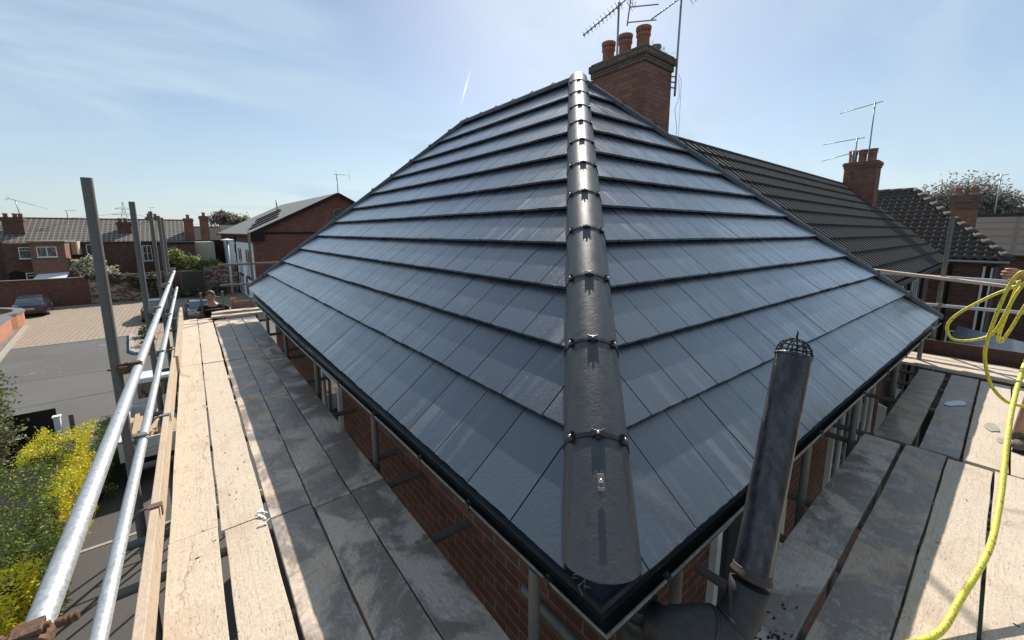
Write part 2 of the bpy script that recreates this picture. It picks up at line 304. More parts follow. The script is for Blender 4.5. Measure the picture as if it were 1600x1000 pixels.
# ---------------------------------------------------------------- mesh builder
UP = Vector((0, 0, 1))
class MB:
    def __init__(s): s.v = []; s.f = []; s.mi = []; s.sm = []; s.rnd = []; s.mats = []; s.cur = 0; s.r = 0.
    def mat(s, name):
        if name not in s.mats: s.mats.append(name)
        s.cur = s.mats.index(name); return s
    def face(s, idx, smooth=False): s.f.append(tuple(idx)); s.mi.append(s.cur); s.sm.append(smooth); s.rnd.append(s.r)
    def poly(s, pts, smooth=False):
        b = len(s.v); s.v += [Vector(p) for p in pts]; s.face(range(b, b + len(pts)), smooth)
    def box(s, x0, x1, y0, y1, z0, z1): return s.obox(Vector(((x0 + x1) / 2, (y0 + y1) / 2, (z0 + z1) / 2)), ((1, 0, 0), (0, 1, 0), (0, 0, 1)), (abs(x1 - x0) / 2, abs(y1 - y0) / 2, abs(z1 - z0) / 2))
    def obox(s, c, ax, h):
        c = Vector(c); a = [Vector(q) * k for q, k in zip(ax, h)]; b = len(s.v)
        for sx in (-1, 1):
            for sy in (-1, 1):
                for sz in (-1, 1): s.v.append(c + a[0] * sx + a[1] * sy + a[2] * sz)
        for q in ((0, 1, 3, 2), (4, 6, 7, 5), (0, 4, 5, 1), (2, 3, 7, 6), (0, 2, 6, 4), (1, 5, 7, 3)): s.face([b + i for i in q])
        return s
    def beam(s, p, q, w, h, up=UP):
        p = Vector(p); q = Vector(q); d = (q - p); L = d.length; d.normalize(); sd = d.cross(up).normalized(); u = sd.cross(d)
        return s.obox((p + q) / 2, (d, sd, u), (L / 2, w / 2, h / 2))
    def prism(s, pts, ext):
        ext = Vector(ext); n = len(pts); b = len(s.v); s.v += [Vector(p) for p in pts] + [Vector(p) + ext for p in pts]
        s.face(range(b + n - 1, b - 1, -1)); s.face(range(b + n, b + 2 * n))
        for i in range(n): j = (i + 1) % n; s.face((b + i, b + j, b + n + j, b + n + i))
        return s
    def loft(s, rings, closed=True, cap=True, smooth=True):
        n = len(rings[0]); b = len(s.v)
        for r in rings: s.v += [Vector(p) for p in r]
        for k in range(len(rings) - 1):
            for i in range(n if closed else n - 1):
                j = (i + 1) % n; s.face((b + k * n + i, b + k * n + j, b + (k + 1) * n + j, b + (k + 1) * n + i), smooth)
        if cap and closed: s.face([b + n - 1 - i for i in range(n)]); s.face([b + (len(rings) - 1) * n + i for i in range(n)])
        return s
    def pipe(s, pts, r, n=14, cap=True):
        pts = [Vector(p) for p in pts]; rs = r if isinstance(r, (list, tuple)) else [r] * len(pts); rings = []
        d0 = (pts[1] - pts[0]).normalized(); a = d0.orthogonal().normalized()
        if abs(d0.z) < .9: a = d0.cross(UP).normalized()
        for i, p in enumerate(pts):
            d = (pts[min(i + 1, len(pts) - 1)] - pts[max(i - 1, 0)]).normalized()
            a = (a - d * a.dot(d)).normalized(); c = d.cross(a)
            rings.append([p + (a * math.cos(t) + c * math.sin(t)) * rs[i] for t in [2 * math.pi * k / n for k in range(n)]])
        return s.loft(rings, True, cap)
    def lathe(s, c, prof, n=20, axis=UP):
        c = Vector(c); axis = Vector(axis).normalized(); a = axis.orthogonal().normalized(); e = axis.cross(a)
        rings = [[c + axis * z + (a * math.cos(t) + e * math.sin(t)) * max(r, 1e-4) for t in [2 * math.pi * k / n for k in range(n)]] for r, z in prof]
        return s.loft(rings, True, True)
    def build(s, name, parent=None, label=None, cat=None, group=None, kind=None, bevel=0, origin=None):
        me = bpy.data.meshes.new(name)
        vs = s.v
        if parent is not None: o0 = Vector(parent['_o'])
        elif origin is not None: o0 = Vector(origin)
        else:
            xs = [p.x for p in vs]; ys = [p.y for p in vs]; o0 = Vector(((min(xs) + max(xs)) / 2, (min(ys) + max(ys)) / 2, min(p.z for p in vs)))
        me.from_pydata([tuple(p - o0) for p in vs], [], s.f)
        for m in (s.mats or ['concrete']): me.materials.append(M[m])
        me.polygons.foreach_set('material_index', s.mi); me.polygons.foreach_set('use_smooth', s.sm)
        at = me.attributes.new('rnd', 'FLOAT', 'FACE'); at.data.foreach_set('value', s.rnd)
        uvl = me.uv_layers.new(name='UVMap'); me.update(); uvs = [0.] * (2 * len(me.loops))
        for p in me.polygons:
            n = p.normal
            if abs(n.z) > .999: u = Vector((1, 0, 0)); w = Vector((0, 1, 0))
            else:
                u = UP.cross(n); u.normalize()
                if abs(n.z) < .05:
                    if abs(u.x) > abs(u.y): u = u if u.x > 0 else -u
                    else: u = u if u.y > 0 else -u
                    w = UP
                else: w = n.cross(u)
            for li in p.loop_indices:
                q = vs[me.loops[li].vertex_index]; uvs[2 * li] = q.dot(u); uvs[2 * li + 1] = q.dot(w)
        uvl.data.foreach_set('uv', uvs)
        o = bpy.data.objects.new(name, me); S.collection.objects.link(o)
        if parent is not None: o.parent = parent
        else: o.location = o0 + Vector((0, 0, ZC))
        o['_o'] = tuple(o0)
        if bevel:
            b = o.modifiers.new('bevel', 'BEVEL'); b.width = bevel; b.segments = 2; b.limit_method = 'ANGLE'; b.angle_limit = .7
        tag(o, label, cat, group, kind); return o
def tag(o, label=None, cat=None, group=None, kind=None):
    if label: o['label'] = label
    if cat: o['category'] = cat
    if group: o['group'] = group
    if kind: o['kind'] = kind
def thing(name, loc, label=None, cat=None, group=None):
    o = bpy.data.objects.new(name, None); S.collection.objects.link(o); o.empty_display_size = .2
    o.location = Vector(loc) + Vector((0, 0, ZC)); o['_o'] = tuple(loc); tag(o, label, cat, group); return o
def V(*a): return Vector(a)
def newm(mat): return MB().mat(mat)

G = -6.25   # ground level
# ---------------------------------------------------------------- setting
def sheet(name, pts, z, mat, thick=None):
    m = newm(mat)
    if thick: m.prism([(x, y, z - thick) for x, y in pts], (0, 0, thick))
    else: m.poly([(x, y, z) for x, y in pts])
    return m.build(name, kind='structure')
m = newm('earth'); N = 12
for i in range(N):
    for j in range(N):
        a = 1500; x0 = -a + 2 * a * i / N; x1 = -a + 2 * a * (i + 1) / N; y0 = -a + 2 * a * j / N; y1 = -a + 2 * a * (j + 1) / N
        m.poly([(x0, y0, G - .03), (x1, y0, G - .03), (x1, y1, G - .03), (x0, y1, G - .03)])
m.build('ground', kind='structure')
sheet('driveway', [(-30, -8), (24, -8), (24, 17.2), (-30, 17.2)], G, 'tarmac_dark')
sheet('road', [(-30, 17.7), (30, 17.7), (30, 33), (-30, 33)], G + .004, 'asphalt')
sheet('parking_court', [(-30, 33), (30, 33), (30, 49.8), (-30, 49.8)], G + .008, 'pavers')
m = newm('concrete')
m.box(-30, 24, 17.2, 17.35, G - .1, G + .10); m.box(-30, 24, 10.75, 10.83, G - .1, G + .012); m.box(-8.0, 30, 32.93, 33.03, G - .1, G + .03)
m.build('kerb', kind='structure')
m = newm('tarmac_dark'); m.box(-30, 24, 17.35, 17.7, G - .1, G + .006); m.build('pavement_edge', kind='structure')
m = newm('concrete'); m.beam((-7.7, 29, G), (-9.0, 40.3, G), .22, .24); m.build('kerb_stone', kind='structure')
sheet('cobbled_verge', [(-13, 29), (-7.85, 29), (-9.1, 40.3), (-10.2, 42), (-14, 42)], G + .03, 'cobble')
sheet('garden_ground', [(7.8, -22), (60, -22), (60, 1.6), (7.8, 1.6)], G + .012, 'garden')

m = newm('tarmac_dark'); m.poly([(-7.6, 25.4, G + .008), (-2.5, 25.1, G + .008), (-2.5, 25.2, G + .008), (-7.6, 25.5, G + .008)]); m.poly([(-14, 21.3, G + .008), (-2, 21.6, G + .008), (-2, 21.68, G + .008), (-14, 21.38, G + .008)])
m.poly([(-6.3, 18.2, G + .008), (-4.6, 18.2, G + .008), (-4.6, 19.0, G + .008), (-6.3, 19.0, G + .008)]); m.build('road_patch', kind='structure')
m = newm('concrete'); rq = random.Random(31)
for k in range(16): x = -5.9 + rq.uniform(-.7, .7); y = 27.2 + rq.uniform(-1, .5); m.box(x, x + rq.uniform(.05, .25), y, y + .03, G + .005, G + .009)
m.build('road_scuffs', kind='structure')
m = newm('coping'); m.lathe((-4.2, 31, G + .004), [(.33, 0), (.33, .006), (.28, .006), (.28, .002)], 20); m.build('manhole_cover', None, 'round iron manhole cover in the grey road', 'manhole cover')
# ---------------------------------------------------------------- the re-roofed house
E0 = V(.927, .692, -1.13); ER = V(7.712, .552, -1.13); EL = V(.884, 9.58, -1.13); BR = V(7.712, 9.58, -1.13)
A = V(4.32, 3.96, 2.02); B = V(4.32, 6.86, 2.03)
house = thing('house', (4.3, 5, G), 'brick house with new blue-grey tiled hipped roof and black half-round hip tiles', 'house')
def clip(poly, a, b):           # keep left of a->b in 2D
    o = []; n = len(poly)
    side = lambda p: (b[0] - a[0]) * (p[1] - a[1]) - (b[1] - a[1]) * (p[0] - a[0])
    for i in range(n):
        p, q = poly[i], poly[(i + 1) % n]; sp, sq = side(p), side(q)
        if sp >= 0: o.append(p)
        if (sp >= 0) != (sq >= 0): t = sp / (sp - sq); o.append((p[0] + (q[0] - p[0]) * t, p[1] + (q[1] - p[1]) * t))
    return o
COURSES = [-.03, .394, .758, 1.13, 1.505, 1.885, 2.27, 2.68, 3.12, 3.57, 4.08, 4.60]
def tiles(face, name, label, u0off, tw=.3075, jit=True, seed=1, tl=.056, th=.022, courses=COURSES, mat='roof_tile', parent=None, gap=.0065, ins=.02):
    rnd = random.Random(seed)
    P0, P1 = face[0], face[1]; u = (P1 - P0).normalized(); n = (P1 - P0).cross(face[2] - P0).normalized()
    if n.z < 0: n = -n
    w = n.cross(u); 
    if w.z < 0: w = -w
    pl = [((p - P0).dot(u), (p - P0).dot(w)) for p in face]
    area = sum(pl[i][0] * pl[(i + 1) % len(pl)][1] - pl[(i + 1) % len(pl)][0] * pl[i][1] for i in range(len(pl)))
    if area < 0: pl = pl[::-1]
    pl2 = [(a, b if b > 1e-3 else -.2) for a, b in pl]
    L = max(p[0] for p in pl); m = newm(mat)
    for c in range(len(courses) - 1):
        v0, v1 = courses[c], courses[c + 1] + .06; off = u0off + (tw / 2 if c % 2 else 0)
        k = int(-off / tw) - 3
        while off + k * tw < L + .2:
            a0 = off + k * tw + gap / 2; a1 = off + (k + 1) * tw - gap / 2; k += 1
            rr = rnd.random(); dz = rnd.uniform(-.0012, .0012); dv = rnd.uniform(-.003, .003)
            ns = 9 if jit else 1; low = [(a0 + (a1 - a0) * i / ns, v0 + dv + (rnd.uniform(0, .004) if jit else 0)) for i in range(ns + 1)]
            rect = low + [(a1, v1), (a0, v1)]
            for i in range(len(pl2)):
                if not rect: break
                rect = clip(rect, pl2[i], pl2[(i + 1) % len(pl2)])
            if len(rect) < 3: continue
            H = lambda v: tl + dz + (.003 - tl) * (v - v0) / (v1 - v0)
            top = [P0 + u * a + w * b + n * H(b) for a, b in rect]; bot = [P0 + u * a + w * b + n * (H(b) - th) for a, b in rect]
            m.r = rr; base = len(m.v); m.v += top + bot; q = len(top); m.face(range(base, base + q))
            for i in range(q): j = (i + 1) % q; m.face((base + i, base + q + i, base + q + j, base + j))
    return m.build(name, parent or house, label)
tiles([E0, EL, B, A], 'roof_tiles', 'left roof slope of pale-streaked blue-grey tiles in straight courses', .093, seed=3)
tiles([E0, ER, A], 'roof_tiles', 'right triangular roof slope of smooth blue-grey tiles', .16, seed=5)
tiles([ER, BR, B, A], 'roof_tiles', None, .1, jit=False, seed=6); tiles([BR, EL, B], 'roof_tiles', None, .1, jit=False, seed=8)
# walls
m = newm('brick_red'); XW, YW, XE, YE = 1.22, .93, 7.45, 9.35
m.prism([(XW, YW, G), (XE, YW, G), (XE, YE, G), (XW, YE, G)], (0, 0, -1.16 - G)); m.build('wall', house)
# soffit + fascia + eaves tray
m = newm('fascia_navy')
def eave(m, a, b, inx, z0, z1, t):
    a = Vector(a); b = Vector(b); d = (b - a).normalized(); s = Vector(inx); m.prism([a + UP * z0, b + UP * z0, b + UP * z0 + s * t, a + UP * z0 + s * t], (0, 0, z1 - z0))
GX0, GY0 = .985, .745
def rectring(m, x0, y0, x1, y1, t, z0, z1):
    m.box(x0, x0 + t, y0, y1, z0, z1); m.box(x1 - t, x1, y0, y1, z0, z1); m.box(x0 + t, x1 - t, y0, y0 + t, z0, z1); m.box(x0 + t, x1 - t, y1 - t, y1, z0, z1)
m.prism([(.975, .735, -1.32), (7.66, .60, -1.32), (7.66, .625, -1.32), (1.0, .76, -1.32)], (0, 0, .125))
m.prism([(.975, .735, -1.32), (1.0, .76, -1.32), (.955, 9.5, -1.32), (.93, 9.5, -1.32)], (0, 0, .125))
m.build('fascia', house)
m = newm('fascia_navy')      # underlay tray dropping into the gutter
m.poly([(.96, .725, -1.125), (7.69, .585, -1.125), (7.69, .575, -1.21), (.942, .705, -1.21)])
m.poly([(.96, .725, -1.125), (.942, .705, -1.21), (.90, 9.55, -1.21), (.915, 9.55, -1.125)])
m.build('eaves_tray', house)
m = newm('dark_timber'); m.prism([(1.0, .76, -1.318), (7.6, .63, -1.318), (7.6, 9.4, -1.318), (.96, 9.4, -1.318)], (0, 0, .02)); m.build('soffit', house)
# gutters: open channel swept along both eaves
def gutter(m, path, inn):
    # profile in (outward distance from fascia, height)
    prof = [(.057 - .058 * math.cos(t), -.060 * math.sin(t)) for t in [math.pi * i / 12 for i in range(13)]] + [(.057 + .053 * math.cos(t), -.055 * math.sin(t)) for t in [math.pi * i / 12 for i in range(13)]]
    rings = []
    for (p, o) in path: rings.append([Vector(p) + Vector(o) * a + UP * b for a, b in prof])
    m.loft(rings, True, True, False)
GZ = -1.198
oL = (-1, 0, 0); oR = (0, -1, 0); oC = (-1, -1, 0)
gp = [((.93, 9.62, GZ - .085), oL), ((.945, 5.0, GZ - .06), oL), ((.965, 2.2, GZ - .01), oL), ((.972, .735, GZ), oC), ((3.4, .69, GZ), oR), ((7.78, .60, GZ - .02), oR)]
m = newm('gutter_black'); gutter(m, gp, None); m.build('gutter', house)
m = newm('galv_dull')
m2 = []
lip = []
for p, o in gp: lip.append(Vector(p) + Vector(o) * .114 + UP * .002)
plain('sunlit_rim', (.20, .18, .16), .3, bump=.2, scale=30, var=.4); m = newm('sunlit_rim'); m.pipe(lip, .0062, 8); m.build('gutter_lip', house)  # sun on the gutter edge painted as a paler lip colour
def along(a, b, t): return Vector(a).lerp(Vector(b), t)
for (i, ts) in ((0, (.12, .33, .55, .78)), (1, (.08, .33, .6, .88)), (2, (.22, .52, .84)), (3, (.13, .45, .78)), (4, (.1, .28, .46, .64, .82))):
    for t in ts:
        p = along(lip[i], lip[i + 1], t); o = Vector(oL if i < 3 else oR) ; d = Vector((0, 1, 0)) if i < 3 else Vector((1, 0, 0))
        m = newm('gutter_black'); m.obox(p + UP * .004 - o * .004, (d, o, UP), (.012, .014, .009)); m.obox(p - UP * .014 + o * .003, (d, o, UP), (.010, .003, .014)); m.obox(p - o * .006 + UP * .016, (d, o, UP), (.008, .005, .006))
        m.build('gutter_bracket', house, bevel=.002)
# hip and ridge tiles
def hiprun(P0, P1, up, r, n, s0, seg, clips=True, mat='hip_tile', big=False):
    d = (P1 - P0); L = d.length; d.normalize(); up = (up - d * up.dot(d)).normalized(); sd = d.cross(up)
    cuts = [(.046 if big else -.03) if s0 else 0.] + [s0 + seg * k if s0 else seg * (k + 1) for k in range(n)]; cuts = [c for c in cuts if c < L - .05] + [L + .03]
    if not s0: cuts = [0.] + cuts[1:]
    for k in range(len(cuts) - 1):
        a, b = cuts[k], cuts[k + 1] + .012; m = newm(mat); rings = []; ra = r * 1.012; rb = r * .985
        NS = 26 if big else 12
        angs = [math.radians(-98 + 196 * i / NS) for i in range(NS + 1)]
        for (s_, rr) in ((a, ra), (b, rb)):
            c = P0 + d * s_ + up * (.0)
            sk = (lambda t: d * ((.040 - .095 * max(0, math.cos(t))) if (big and k == 0 and s_ == a) else 0)); outer = [c + sk(t) + (sd * math.sin(t) + up * math.cos(t) * .92) * rr for t in angs]; inner = [c + sk(t) + (sd * math.sin(t) + up * math.cos(t) * .92) * (rr - .014) for t in reversed(angs)]
            rings.append(outer + inner)
        m.loft(rings, True, True, True)
        o = m.build('hip_tile' if abs(d.z) > .1 else 'ridge_tile', house)
        md = o.modifiers.new('edge', 'EDGE_SPLIT'); md.split_angle = .6
        if k > 0 and clips:
            c = P0 + d * (a + .004); mm = newm('black_plastic'); rings = []
            for s_ in (-.010, .008):
                rings.append([c + d * s_ + (sd * math.sin(t) + up * math.cos(t) * .92) * (ra + .0015) for t in angs] + [c + d * s_ + (sd * math.sin(t) + up * math.cos(t) * .92) * (ra - .012) for t in reversed(angs)])
            mm.loft(rings, True, True, False); st = mm.build('union_strip', house)
            for t in ((0, -.87, .87) if big else (0,)):
                rad = sd * math.sin(t) + up * math.cos(t); tan = sd * math.cos(t) - up * math.sin(t); q = c + rad * (ra * (.925 if t == 0 else .985) + .004)
                mm = newm('black_plastic'); w_ = 1. if t == 0 else .55; sc = 1 if big else 1.6
                if t == 0:
                    for e in (-1, 1): mm.obox(q + tan * .021 * e, (tan, d, rad), (.004, .017 * sc, .006))
                    mm.obox(q, (tan, d, rad), (.018, .012, .006)); mm.obox(q - d * .018, (tan, d, rad), (.009, .006, .004))
                else:
                    mm.obox(q, (tan, d, rad), (.009, .022, .009)); mm.obox(q - d * .018 + rad * .002, (tan, d, rad), (.014, .005, .006)); mm.obox(q + d * .016 + rad * .002, (tan, d, rad), (.013, .004, .007))
                cl = mm.build('clip', st, bevel=.0015)
                if big:
                    mm = newm('bright_steel'); mm.lathe(q + rad * .007, [(.006, 0), (.006, .003), (.003, .005)], 10, rad); mm.build('screw', st)
upH = V(-.40, -.386, .831)
hiprun(E0 - upH * .012, A - upH * .012, upH, .130, 11, .47, .488, big=True)
d = (A - E0).normalized(); sd = d.cross(upH).normalized()
c = E0 + d * .285 + upH * .119
m = newm('galv_dull'); m.obox(c + upH * .004, (sd, d, upH), (.012, .028, .004)); m.obox(c - d * .028 + upH * .006, (sd, d, upH), (.012, .007, .006)); m.build('tile_bracket', house, bevel=.002)
m = newm('bright_steel'); m.lathe(c + upH * .008, [(.008, 0), (.008, .003), (.004, .006)], 12, upH); m.build('screw', house)
m = newm('cap_mortar'); p0_ = E0 - upH * .012 + d * .041; m.prism([p0_ + d * (.050 - .092 * max(0, math.cos(t))) + (sd * math.sin(t) + upH * math.cos(t) * .92) * .121 for t in [math.radians(-98 + 196 * i / 20) for i in range(21)]], d * .05); m.build('hip_end_bedding', house)
m = newm('alum')
c = V(.915, .755, -1.135)
for k in range(7):
    a = V(random.uniform(-.03, .01), random.uniform(-.02, .03), random.uniform(-.01, .03)); b = a + V(random.uniform(-.03, .02), random.uniform(-.03, .03), random.uniform(-.015, .01)); m.beam(c + a, c + b, .003, .0015)
m.build('frayed_underlay', house)
hiprun(ER, A, V(.40, -.386, .83), .085, 11, .47, .51, mat='hip_tile'); hiprun(EL, B, V(-.4, .35, .83), .085, 12, .4, .47); hiprun(A, B, UP, .09, 6, .0, .46)
hiprun(BR, B, V(.4, .35, .83), .085, 12, .4, .47, clips=False)
# windows of the house
def window(parent, c, nrm, w, h, panes=2, name='window', mat='white_plastic', fr=.06, glass='glass', top=0, sill=True, rnd_=None):
    c = Vector(c); n = Vector(nrm).normalized(); u = UP.cross(n).normalized(); m = newm(mat); d = .03
    m.obox(c + u * (w / 2 - fr / 2), (u, n, UP), (fr / 2, d, h / 2)); m.obox(c - u * (w / 2 - fr / 2), (u, n, UP), (fr / 2, d, h / 2))
    m.obox(c + UP * (h / 2 - fr / 2), (u, n, UP), (w / 2 - fr, d - .002, fr / 2)); m.obox(c - UP * (h / 2 - fr / 2), (u, n, UP), (w / 2 - fr, d - .002, fr / 2))
    for k in range(1, panes): m.obox(c + u * (-w / 2 + w * k / panes), (u, n, UP), (fr * .5, d - .004, h / 2 - fr))
    if top: m.obox(c + UP * (h / 2 - h * top), (u, n, UP), (w / 2 - fr, d - .006, fr * .35))
    o = m.build(name, parent)
    g = newm(glass); g.obox(c + n * .004, (u, n, UP), (w / 2 - fr, .006, h / 2 - fr)); g.build('pane', o if parent is not None and parent.parent is None else parent)
    if sill: s_ = newm(mat); s_.obox(c - UP * (h / 2 + .03) + n * .05, (u, n, UP), (w / 2 + .05, .07, .028)); s_.build('sill', o)
    return o
window(house, (XW - .012, 5.08, -2.25), (-1, 0, 0), .78, 1.05, 1)
window(house, (2.9, YW - .012, -2.3), (0, -1, 0), 1.25, 1.15, 2)
window(house, (5.75, YW - .012, -2.35), (0, -1, 0), 1.9, 1.25, 5)
m = newm('white_plastic'); m.prism([(7.2, YW - .45, -2.5), (7.2, YW - .02, -2.35), (7.2, YW - .02, -2.8)], (.05, 0, 0)); m.build('porch_bracket', house)
# soil pipe with wire balloon cage
pb = V(1.47, .45, -1.20); pt = V(1.80, .487, -.475); pd = (pt - pb).normalized()
sp = thing('soil_pipe', pb, 'weathered dark soil vent pipe topped by a wire cage, leaning at the right eave', 'vent pipe')
q = NT('old_pipe'); v = q.coord(); n = q.noise(scl(q, v, (1, 1, .25)), 26, 6, .72); n2 = q.noise(v, 60, 4, .8)
q.set(Base_Color=q.mix(q.ramp(n2, [(.68, 0.), (.72, 1.)]), q.mix(q.ramp(n, [(.42, 0.), (.6, 1.)]), (.018, .019, .022), (.06, .06, .065)), (.5, .5, .5)), Roughness=.26, Normal=q.bump(n, .3, .005)); M['old_pipe'] = q.m
m = newm('old_pipe'); R_ = .060
m.pipe([pb, pb.lerp(pt, .5), pt], R_, 28, cap=False); m.pipe([pt, pb.lerp(pt, .5), pb], R_ - .004, 28, cap=False); m.lathe(pt - pd * .012, [(R_ + .001, 0), (R_ + .004, .003), (R_ + .004, .012), (R_ - .004, .012), (R_ - .005, 0)], 28, pd); m.build('pipe', sp)
plain('collar_brown', (.055, .038, .03), .6, bump=.5); m = newm('collar_brown'); m.lathe(pb - pd * .03, [(R_ + .002, 0), (R_ + .008, .003), (R_ + .008, .012), (R_ + .003, .016), (R_ + .003, .030), (R_ + .001, .033)], 28, pd); m.build('collar', sp)
el_pts = []; pe = V(1.16, .60, -1.36)
c0 = pb - pd * .05
for t in [i / 10 for i in range(11)]:
    p1 = c0 - pd * .20
    el_pts.append(c0 * (1 - t) ** 2 + p1 * 2 * t * (1 - t) + V(1.30, .52, -1.375) * t * t)
m = newm('pipe_black'); m.pipe(el_pts + [pe, V(1.15, .65, -1.36)], .064, 24); 
for i in (5, 10): m.pipe([el_pts[i] - (el_pts[i] - el_pts[i - 1]).normalized() * .012, el_pts[i]], .067, 24)
m.build('elbow', sp)
m = newm('pipe_black'); m.pipe([V(1.17, .70, G), V(1.17, .70, -1.36), V(1.15, .69, -1.30)], .058, 20); m.build('down_pipe', sp)
m = newm('pipe_black'); m.lathe(V(1.17, .70, -1.52), [(.060, 0), (.072, .005), (.072, .05), (.064, .06), (.064, .1), (.07, .105), (.07, .13), (.06, .14)], 24); m.build('coupling', sp)
m = newm('soot'); a = pd.orthogonal().normalized(); b = pd.cross(a)
for k in range(10):
    t = 2 * math.pi * k / 10; e = a * math.cos(t) + b * math.sin(t)
    m.pipe([pt + e * (R_ * math.cos(f)) + pd * (.062 * math.sin(f) + .002) for f in [i * math.pi / 2 / 8 for i in range(9)]], .0028, 6)
for f in (.12, .45, .8): m.pipe([pt + (a * math.cos(t) + b * math.sin(t)) * (R_ * math.cos(f)) + pd * (.062 * math.sin(f) + .002) for t in [2 * math.pi * i / 24 for i in range(25)]], .0026, 6)
m.pipe([pt + pd * .055, pt + pd * .09, pt + pd * .10 + a * .003], [.005, .003, .0012], 6); m.build('wire_cage', sp)

# ---------------------------------------------------------------- scaffold frame
sc = thing('scaffold', (-.4, 4, G), 'galvanised tube scaffold with guard rails standing round the house', 'scaffold')
R = .02415
def tubeobj(name, p, q, mat='galv_dull', n=20):
    m = newm(mat); p = Vector(p); q = Vector(q); m.pipe([p, q], R, n, cap=False); m.pipe([q, p], R - .004, n, cap=False)
    d = (q - p).normalized(); 
    for e, s_ in ((p, -1), (q, 1)): m.lathe(e - d * .0005 * s_, [(R - .004, 0), (R, 0), (R, .0004), (R - .004, .0004)], n, d * s_)
    return m.build(name, sc)
PX = -.405; SY = [1.13, 3.2, 5.45, 7.9, 9.95, 11.2]
for y in SY: tubeobj('standard', (PX, y, G), (PX, y, .29 if y > 2 else .4))
tubeobj('guard_rail', (-.320, .2, -.80), (-.312, 2.34, -.80), 'galv'); tubeobj('guard_rail', (-.312, 2.34, -.80), (-.300, 10.6, -.80), 'galv')
m = newm('galv'); m.lathe((-.312, 2.34, -.80), [(R, -.002), (R + .0015, 0), (R, .002)], 20, (0, 1, 0)); m.build('tube_joint', sc)
tubeobj('guard_rail', (-.345, .8, -1.27), (-.325, 11.9, -1.27), 'galv')
def coupler(p, axis_rail, side, mat='coupler_steel', big=False):
    p = Vector(p); a = Vector(axis_rail).normalized(); sd = Vector(side).normalized(); m = newm(mat)
    m.lathe(p - a * .024, [(R + .001, 0), (R + .007, .002), (R + .007, .046), (R + .001, .048)], 18, a)
    q = p + sd * .052; m.lathe(q - UP * .024, [(R + .001, 0), (R + .007, .002), (R + .007, .046), (R + .001, .048)], 18, UP)
    m.obox(p + sd * .026, (a, sd, UP), (.02, .016, .022))
    m.obox(p + UP * .034, (a, sd, UP), (.019, .022, .006)); m.lathe(p + UP * .03 - sd * .03, [(.007, 0), (.007, .11), (.004, .112)], 10, sd)
    m.lathe(p + UP * .03 + sd * .03, [(.013, 0), (.013, .014)], 6, sd)
    m.lathe(q + a * .034 + UP * 0 - sd * .01, [(.006, 0), (.006, .085)], 10, sd); m.lathe(q + a * .034 + sd * .025, [(.012, 0), (.012, .013)], 6, sd)
    if big:
        m.lathe(p - UP * .005 + a * .04 - sd * .06, [(.009, 0), (.011, .004), (.009, .008), (.011, .012), (.009, .016), (.011, .02), (.009, .024), (.011, .028), (.009, .032), (.009, .15)], 12, sd)
    return m.build('coupler', sc, bevel=.002)
for y in SY:
    coupler((-.318, y - .02, -.80), (0, 1, 0), (-1, 0, 0), 'rust_iron' if y < 4 else 'coupler_steel', y < 2)
    coupler((-.342, y + .02, -1.27), (0, 1, 0), (-1, 0, 0), 'coupler_steel')
tubeobj('brace', (-.455, 2.2, -2.0), (-.455, 5.6, G + .2)); tubeobj('ledger', (-.345, .2, -1.86), (-.345, 12, -1.86)); tubeobj('ledger', (.86, 1.0, -1.87), (.86, 9.6, -1.87)); tubeobj('ledger', (1.10, .4, -1.70), (1.10, 1.28, -1.70))
for y in (1.95, 2.62, 3.02, 4.05, 5.2, 6.4, 6.85, 8.1, 9.6): tubeobj('transom', (-.52, y, -1.815), (1.19, y, -1.815))
LP = [(.975, 1.07), (.972, 2.9), (.95, 4.6), (.93, 6.3), (.93, 8.0)]
for x, y in LP: tubeobj('standard', (x, y, G), (x, y, -1.335))
RP = [(1.42, .70), (3.02, .685), (4.25, .67), (5.9, .645), (7.55, .62)]
for x, y in RP: tubeobj('standard', (x, y, G), (x, y, -1.335))
for x in (2.0, 2.6, 3.1, 4.35, 4.62, 5.8, 6.6, 7.15): tubeobj('transom', (x, -1.6, -1.815), (x, .88, -1.815))
tubeobj('ledger', (.9, .50, -1.87), (8.4, .50, -1.87)); tubeobj('ledger', (1.2, -1.4, -1.87), (8.4, -1.4, -1.87))
tubeobj('ledger', (8.22, -1.6, -1.87), (8.22, 1.6, -1.87))
tubeobj('standard', (8.24, .57, G), (8.24, .57, .22)); tubeobj('standard', (8.24, -1.3, G), (8.24, -1.3, .2))
tubeobj('guard_rail', (8.2, 1.5, -1.05), (8.2, -1.5, -1.0), 'galv'); tubeobj('guard_rail', (8.28, 1.5, -.63), (8.28, -1.5, -.66), 'galv')
coupler((8.2, .55, -1.035), (0, 1, 0), (1, 0, 0), 'coupler_steel')
tubeobj('standard', (.25, 10.9, G), (.25, 10.9, -1.7))
# far-left return: post and two rails by the far eave corner
tubeobj('standard', (1.02, 10.45, G), (1.02, 10.45, -.02)); tubeobj('guard_rail', (.42, 10.5, -.70), (2.6, 10.5, -.70)); tubeobj('guard_rail', (.42, 10.5, -1.14), (2.6, 10.5, -1.14))

